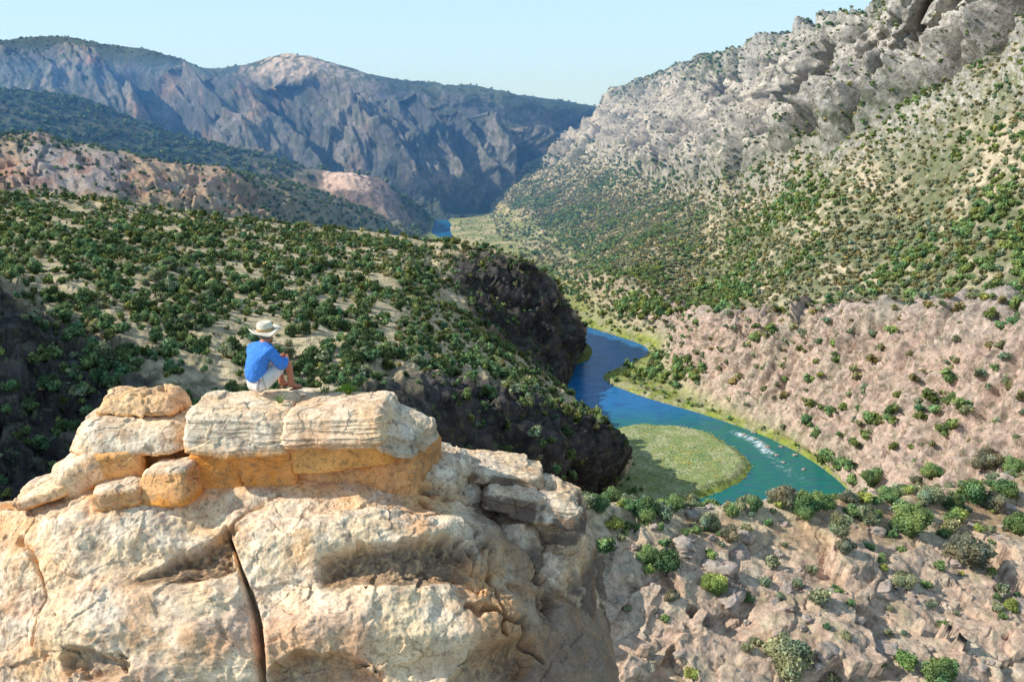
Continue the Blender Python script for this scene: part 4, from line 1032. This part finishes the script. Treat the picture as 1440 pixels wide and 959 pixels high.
# (px, py of the foot, width px, kind, label) the bushes one can tell apart on the near slope
named = [
 (1281, 752, 62, 'oak', 'round bright green bush casting a shadow on the bench above the rocky slope'),
 (1357, 792, 72, 'grey', 'wide grey-green bush with bare twigs on reddish soil of the bench'),
 (1269, 825, 40, 'sage', 'small dark dome-shaped bush below the round green bush on reddish soil'),
 (1432, 750, 46, 'oak', 'green bush cut by the right edge of the view on the bench'),
 (1131, 728, 48, 'oak', 'green bush on the bench rim where the river leaves the view'),
 (1104, 712, 50, 'grey', 'grey olive bush on the bench rim in front of the dark green river bend'),
 (1217, 731, 36, 'sage', 'small upright bush on the pale bench left of the round green bush'),
 (1000, 745, 36, 'sage', 'olive bush standing on the slope below the bench rim near the meadow'),
 (1024, 758, 34, 'grey', 'grey bush beside and just below the olive bush of the slope'),
 (906, 730, 48, 'oak', 'dark green bush on the rim in front of the round meadow'),
 (843, 718, 36, 'jun', 'dark bush on the rim touching the outcrop shoulder'),
 (948, 718, 32, 'oak', 'low green bush on the rim below the meadow tip'),
 (1187, 775, 32, 'grey', 'grey round shrub in the middle of the slope below the bench'),
 (912, 792, 34, 'oak', 'green shrub in the gully on the upper left of the rocky slope'),
 (938, 803, 48, 'jun', 'dark clump of shrub in the gully of the rocky slope'),
 (1002, 832, 44, 'yel', 'yellow-green spreading shrub among boulders of the rocky slope'),
 (1110, 952, 88, 'sage', 'large pale green sagebrush at the lower edge of the rocky slope'),
 (975, 952, 30, 'yel', 'small yellow-green plant near the bottom of the rocky slope'),
 (1085, 905, 40, 'yel', 'low yellow-green shrub above the large sagebrush'),
 (1320, 955, 60, 'oak', 'green shrub at the lower edge of the slope on the right'),
 (1420, 858, 26, 'yel', 'small yellowish shrub near the right edge of the slope'),
 (1180, 752, 40, 'sage', 'low wide shrub behind the grey round shrub on the bench'),
 (944, 845, 26, 'grey', 'small grey shrub left of the yellow-green spreading shrub'),
 (860, 645 + 60, 30, 'jun', 'dark tree at the foot of the shaded cliff beside the meadow'),
]
rim = [(885,716,28),(975,712,24),(1060,716,26),(1160,716,40),(1195,706,30),(1252,704,38),(1310,706,44),(1340,716,36),(1368,704,48),(1395,716,40),(1412,700,44),(1300,728,28),
       (1225,682,36),(1310,672,36),(1385,660,44),(1425,668,40)]
for k_, (x_, y_, w_) in enumerate(rim):
    named.append((x_, y_, w_, ('oak', 'sage', 'jun', 'oak', 'grey')[k_ % 5], None))
def place_named():
    for (px, py, wpx, kd, lb) in named:
        q = drop(px, py)
        if q is None: continue
        dep = project(q[None])[2][0]; rad = wpx * dep / F / 2 / 1.02
        if lb is None:
            place_tree('shrub', random.choice(BIG[kd]), q, rad, rad * random.uniform(.75, 1.1), 'mid-sized bush in the belt of scrub along the rim of the bench', 'shrub', 'bushes along the rim of the bench')
        else:
            place_tree('shrub', random.choice(BIG[kd]), q, rad, rad * random.uniform(.85, 1.1), lb, 'shrub')
place_named()
# individuals on the near slope
MS = {k: [crown_tris(400 + 9 * i + len(k), 420, 9, .19, kc, squash=sq) for i in range(3)] for k, kc, sq in (('jun', JUN, .8), ('sage', SAGE, .7), ('oak', OAK, .75), ('yel', YEL, .5))}
MSM = {k: [mesh_np('shrub', *v) for v in vv] for k, vv in MS.items()}
for vv in MSM.values():
    for m_ in vv: m_.materials.append(M_LEAF)
pts = scatter('rocky_slope', 900, 1.2, rng=np.random.default_rng(3))
v = visible(pts, 1.0); px, py, dp = project(pts)
pts = pts[v & (px > 800) & (px < 1445) & (py < 975) & (py > 640)][:190]
for p in pts:
    k = random.choice(['sage', 'sage', 'sage', 'oak', 'sage', 'oak', 'yel', 'jun'])
    rad = random.uniform(.55, 1.25) if random.random() < .75 else random.uniform(1.2, 2.0)
    single_tree('shrub', random.choice(MSM[k]), p, rad, rad * random.uniform(.75, 1.1),
                {'sage': 'small grey-green shrub on the rocky slope below the bench', 'oak': 'small green shrub on the rocky slope below the bench',
                 'yel': 'low yellow-green plant on the rocky slope below the bench', 'jun': 'small dark green shrub on the rocky slope below the bench'}[k], 'shrub',
                {'sage': 'grey-green shrubs on the rocky slope', 'oak': 'green shrubs on the rocky slope', 'yel': 'yellow-green plants on the rocky slope', 'jun': 'dark shrubs on the rocky slope'}[k])
# junipers of the wooded hill: the 280 that show largest as objects, the rest as one mass
hill = scatter('wooded_hill', 9600, 1.0, rng=np.random.default_rng(4))
hr = 0.8 + 1.75 * np.random.default_rng(8).random(len(hill)) ** 1.6; hr = hr * (1 + .3 * fbm(hill / 20., 2)) * np.where(np.random.default_rng(77).random(len(hill)) < .22, .55, 1.0)
px, py, dp = project(hill)
vis = np.zeros(len(hill), bool)
cand = np.where((px > 5) & (px < 860) & (py < 640) & (py > 250) & (dp < 330))[0]
vis[cand] = visible(hill[cand], 2.5)
order = np.argsort(-(hr / dp) * vis)[:280]
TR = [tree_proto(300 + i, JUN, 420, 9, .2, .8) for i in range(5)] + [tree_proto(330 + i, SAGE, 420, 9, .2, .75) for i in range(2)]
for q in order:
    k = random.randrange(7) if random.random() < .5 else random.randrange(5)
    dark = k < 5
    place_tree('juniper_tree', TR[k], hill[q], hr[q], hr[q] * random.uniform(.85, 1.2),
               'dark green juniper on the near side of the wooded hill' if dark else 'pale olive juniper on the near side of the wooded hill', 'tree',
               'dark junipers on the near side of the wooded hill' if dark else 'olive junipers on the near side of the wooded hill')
rest = np.ones(len(hill), bool); rest[order] = False
hp, hq = hill[rest], hr[rest]
pick = RNG.random(len(hp)) < .72
nearm = project(hp)[2] < 400
merged('juniper_woodland', [(MIDP['jun'], hp[pick & nearm], hq[pick & nearm], 1.0, (.55, 1.45)), (MIDP['sage'], hp[~pick & nearm], hq[~pick & nearm] * .85, .9, (.8, 1.3)),
                            (FAR['jun'], hp[pick & ~nearm], hq[pick & ~nearm], 1.0, (.8, 1.4)), (FAR['sage'], hp[~pick & ~nearm], hq[~pick & ~nearm] * .85, .9, (.8, 1.3))],
       'dense dark junipers covering the hill behind the seated person', 'woodland')
# scrub on the canyon wall
band = lambda c, px, py: 1.0
wl = scatter('canyon_wall', 40000, 1.1, minz=4, rng=np.random.default_rng(5))
wr = np.random.default_rng(9).uniform(.9, 2.3, len(wl)); wd = project(wl)[2]; wr = wr * np.where(wd < 400, 1.25, 1.0) * np.where(wl[:, 2] > 95, .8, 1)
cl_ = fbm(wl / 45.0, 3)
isj = (cl_ + RNG.normal(size=len(wl)) * .12) > 0.10
wr = wr * np.where(isj, 1.25, .95); nm_ = wd < 430
merged('canyon_scrub', [(MIDP['oak'], wl[isj & nm_], wr[isj & nm_], .85, (.8, 1.4)), (MIDP['sage'], wl[~isj & nm_], wr[~isj & nm_], .8, (.7, 1.25)),
                        (FAR['oak'], wl[isj & ~nm_], wr[isj & ~nm_], .85, (.8, 1.4)), (FAR['sage'], wl[~isj & ~nm_], wr[~isj & ~nm_], .8, (.7, 1.25))],
       'olive and green scrub dotted all over the canyon wall across the river', 'scrub')
# riverside trees, one can tell these clumps apart
riv = [(905,430,9,34),(925,440,7,22),(890,425,7,24),(870,440,6,16),(880,600,0,0),(925,520,8,22),(905,528,6,16),(945,535,7,18),(965,520,6,16),(1178,655,3,8),(1160,650,2,5)]
rp, rr_ = [], []
rn = np.random.default_rng(12)
for (px, py, r_, n_) in riv:
    for k in range(n_):
        q = drop(px + rn.normal() * r_ * 2.2, py + rn.normal() * r_ * .9)
        if q is not None and q[2] > .6: rp.append(q); rr_.append(rn.uniform(1.6, 3.2))
merged('riverside_foliage', [(MIDP['oak'], np.array(rp), np.array(rr_), 1.0, (.9, 1.5))], 'green riverside bushes clumped along the far bank of the river', 'bushes')
bk = scatter('bank', 620, 1.0, minz=.3, rng=np.random.default_rng(21)); bs_ = RNG.random(len(bk)) < .55
merged('riverside_undergrowth', [(MIDP['oak'], bk[bs_], RNG.uniform(.5, 1.5, bs_.sum()), .9, (1.0, 1.6)), (MIDP['sage'], bk[~bs_], RNG.uniform(.4, 1.1, (~bs_).sum()), .8, (1.0, 1.5))],
       'low yellow-green willows and reeds along the river edge', 'undergrowth')
# distant ridges
b1 = scatter('badlands_ridge', 3600, 1.3, rng=np.random.default_rng(6)); f1_ = scatter('foothill', 2400, 1.2, rng=np.random.default_rng(7)); m1_ = scatter('mountain', 2200, 1.5, rng=np.random.default_rng(10))
merged('distant_woodland', [(FAR['jun'], b1, RNG.uniform(1.2, 2.7, len(b1)), .95, (.8, 1.3)), (FAR['jun'], f1_, RNG.uniform(2.5, 5, len(f1_)), .9, (.7, 1.1)),
                            (FAR['jun'], m1_, RNG.uniform(1.5, 3, len(m1_)), .6, (.7, 1.1))], 'dark woodland spotted over the distant ridges and mountain', 'woodland')
# grass on the meadow and banks
gi = RNG.integers(3, MEADOW_P.shape[0], 2600); gj = RNG.integers(0, MEADOW_P.shape[1], 2600)
gp = MEADOW_P[gi, gj] + RNG.normal(size=(2600, 3)) * np.array([.8, .8, 0])
GR = {'g': protos(3, 22, 3, .5, (.30, .37, .17), core=1)}
merged('meadow_grass', [(GR['g'], gp, RNG.uniform(.25, .6, len(gp)), .35, (.9, 1.2))], 'pale tufted grass covering the round meadow in the river bend', 'grass')
# boulders lying on the near slope
bv, bf = sphere_box(14)
def boulder_mesh(seed):
    r = np.random.default_rng(seed); V = bv / ((np.abs(bv) ** 4).sum(1) ** .25)[:, None]
    fa_, _ = facet(V * .9 + seed, .3, 1.2); V = V * (1 + .45 * fa_ + .12 * fbm(V * 2 + seed, 3))[:, None] * np.array([1, .8, .6])
    n_ = fbm(V * 1.5 + seed, 3)
    return mesh_np('boulder', V, bf, mixc((.47, .35, .29), (.42, .36, .29), sstep(-.3, .3, n_)))
BM = [boulder_mesh(60 + i) for i in range(6)]
for m_ in BM: m_.materials.append(M_NEAR)
pts = scatter('rocky_slope', 900, 0.3, rng=np.random.default_rng(13)); v = visible(pts, .5); px, py, dp = project(pts)
pts = pts[v & (px > 840) & (px < 1440) & (py < 960)][:230]
for p in pts:
    o = bpy.data.objects.new('boulder', random.choice(BM)); COL.objects.link(o)
    s_ = random.uniform(.2, .75) if random.random() < .85 else random.uniform(.8, 2.0)
    o.location = (p[0], p[1], p[2] + s_ * .1); o.scale = (s_, s_, s_); o.rotation_euler = (random.uniform(-.4, .4), random.uniform(-.4, .4), random.uniform(0, 6.28))
    tag(o, 'pinkish angular boulder lying on the rocky slope', 'boulder', 'pinkish boulders on the rocky slope')
for (x_, y_, s_) in ((1046, 611, .9), (1062, 617, .7), (1078, 628, 1.0), (1092, 640, .8), (1072, 622, .6), (1102, 650, .7), (1118, 640, 1.0), (1130, 660, .8), (1098, 628, .8), (1060, 608, .9)):
    q = at(x_, y_, None, .1); o = bpy.data.objects.new('river_boulder', random.choice(BM)); COL.objects.link(o)
    o.location = tuple(q); o.scale = (s_, s_, s_ * .8); o.rotation_euler = (0, 0, random.uniform(0, 6.28))
    tag(o, 'small wet boulder breaking the white water of the rapid', 'boulder', 'boulders in the rapid')

# ------------------------------------------------------------------ light, sky, camera
SUN_AZ = math.radians(-97)      # direction towards the sun measured from +Y clockwise (left, a little behind the viewer)
SUN_EL = math.radians(38)
sd = Vector((math.sin(SUN_AZ) * math.cos(SUN_EL), math.cos(SUN_AZ) * math.cos(SUN_EL), math.sin(SUN_EL)))
ld = bpy.data.lights.new('sun', 'SUN'); ld.energy = 5.0; ld.angle = math.radians(0.5); ld.color = (1.0, 0.955, 0.87)
lo = bpy.data.objects.new('sun', ld); COL.objects.link(lo); lo.rotation_euler = (-sd).to_track_quat('-Z', 'Y').to_euler()
lo.location = (-50, 0, 200)
w = bpy.data.worlds.new('World'); SC.world = w; w.use_nodes = True
nt = w.node_tree; nt.nodes.clear()
sky = nt.nodes.new('ShaderNodeTexSky'); sky.sky_type = 'NISHITA'; sky.sun_disc = False
sky.sun_elevation = SUN_EL; sky.sun_rotation = SUN_AZ; sky.altitude = 300; sky.air_density = 0.85; sky.dust_density = 0.0; sky.ozone_density = 2.5
bg = nt.nodes.new('ShaderNodeBackground'); bg.inputs["Strength"].default_value = 0.15
ow = nt.nodes.new('ShaderNodeOutputWorld')
tint = nt.nodes.new('ShaderNodeVectorMath'); tint.operation = 'MULTIPLY'; tint.inputs[1].default_value = (1.05, 1.11, 1.26)
nt.links.new(sky.outputs[0], tint.inputs[0]); 
tcg = nt.nodes.new('ShaderNodeTexCoord'); sx_ = nt.nodes.new('ShaderNodeSeparateXYZ'); nt.links.new(tcg.outputs['Generated'], sx_.inputs[0])
mr_ = nt.nodes.new('ShaderNodeMapRange'); mr_.inputs[1].default_value = 0.0; mr_.inputs[2].default_value = 0.55; mr_.inputs[3].default_value = 0.95; mr_.inputs[4].default_value = 0.35
nt.links.new(sx_.outputs['Z'], mr_.inputs[0])
hz = nt.nodes.new('ShaderNodeMix'); hz.data_type = 'RGBA'; hz.inputs[7].default_value = (4.3, 6.1, 7.2, 1)   # pale bright air near the horizon
nt.links.new(mr_.outputs[0], hz.inputs[0]); nt.links.new(tint.outputs[0], hz.inputs[6]); nt.links.new(hz.outputs[2], bg.inputs[0]); nt.links.new(bg.outputs[0], ow.inputs[0])
cd = bpy.data.cameras.new('camera'); cd.sensor_width = 36; cd.lens = 36 * F / 1440; cd.clip_end = 100000; cd.clip_start = 0.1
co = bpy.data.objects.new('camera', cd); COL.objects.link(co); co.location = (0, 0, H)
co.rotation_euler = (math.pi / 2 - PITCH, 0, 0)
SC.camera = co
SC.view_settings.view_transform = 'Standard'; SC.view_settings.look = 'None'
SC.view_settings.exposure = 0; SC.view_settings.gamma = 1
SC.cycles.max_bounces = 5; SC.cycles.diffuse_bounces = 3; SC.cycles.glossy_bounces = 2; SC.cycles.transparent_max_bounces = 4
SC.cycles.use_denoising = True

# thin blue air between the near valley and the distant mountain
def air(y0, y1, dens):
    import bmesh
    bm = bmesh.new(); bmesh.ops.create_cube(bm, size=1.0)
    me = bpy.data.meshes.new('haze'); bm.to_mesh(me); bm.free()
    m, nt, N, L = new_mat('thin_air'); out = N.new('ShaderNodeOutputMaterial'); v = N.new('ShaderNodeVolumeScatter')
    v.inputs['Color'].default_value = (0.16, 0.45, 1.0, 1); v.inputs['Density'].default_value = dens; v.inputs['Anisotropy'].default_value = 0.0
    L.new(v.outputs[0], out.inputs['Volume']); me.materials.append(m)
    o = bpy.data.objects.new('haze', me); COL.objects.link(o); o.scale = (3600, y1 - y0, 215); o.location = (-100, (y0 + y1) / 2, 90)
    tag(o, 'thin blue haze in front of the distant mountain', 'haze', kind='stuff'); return o
air(560, 1900, 0.00055)
SC.cycles.volume_bounces = 0
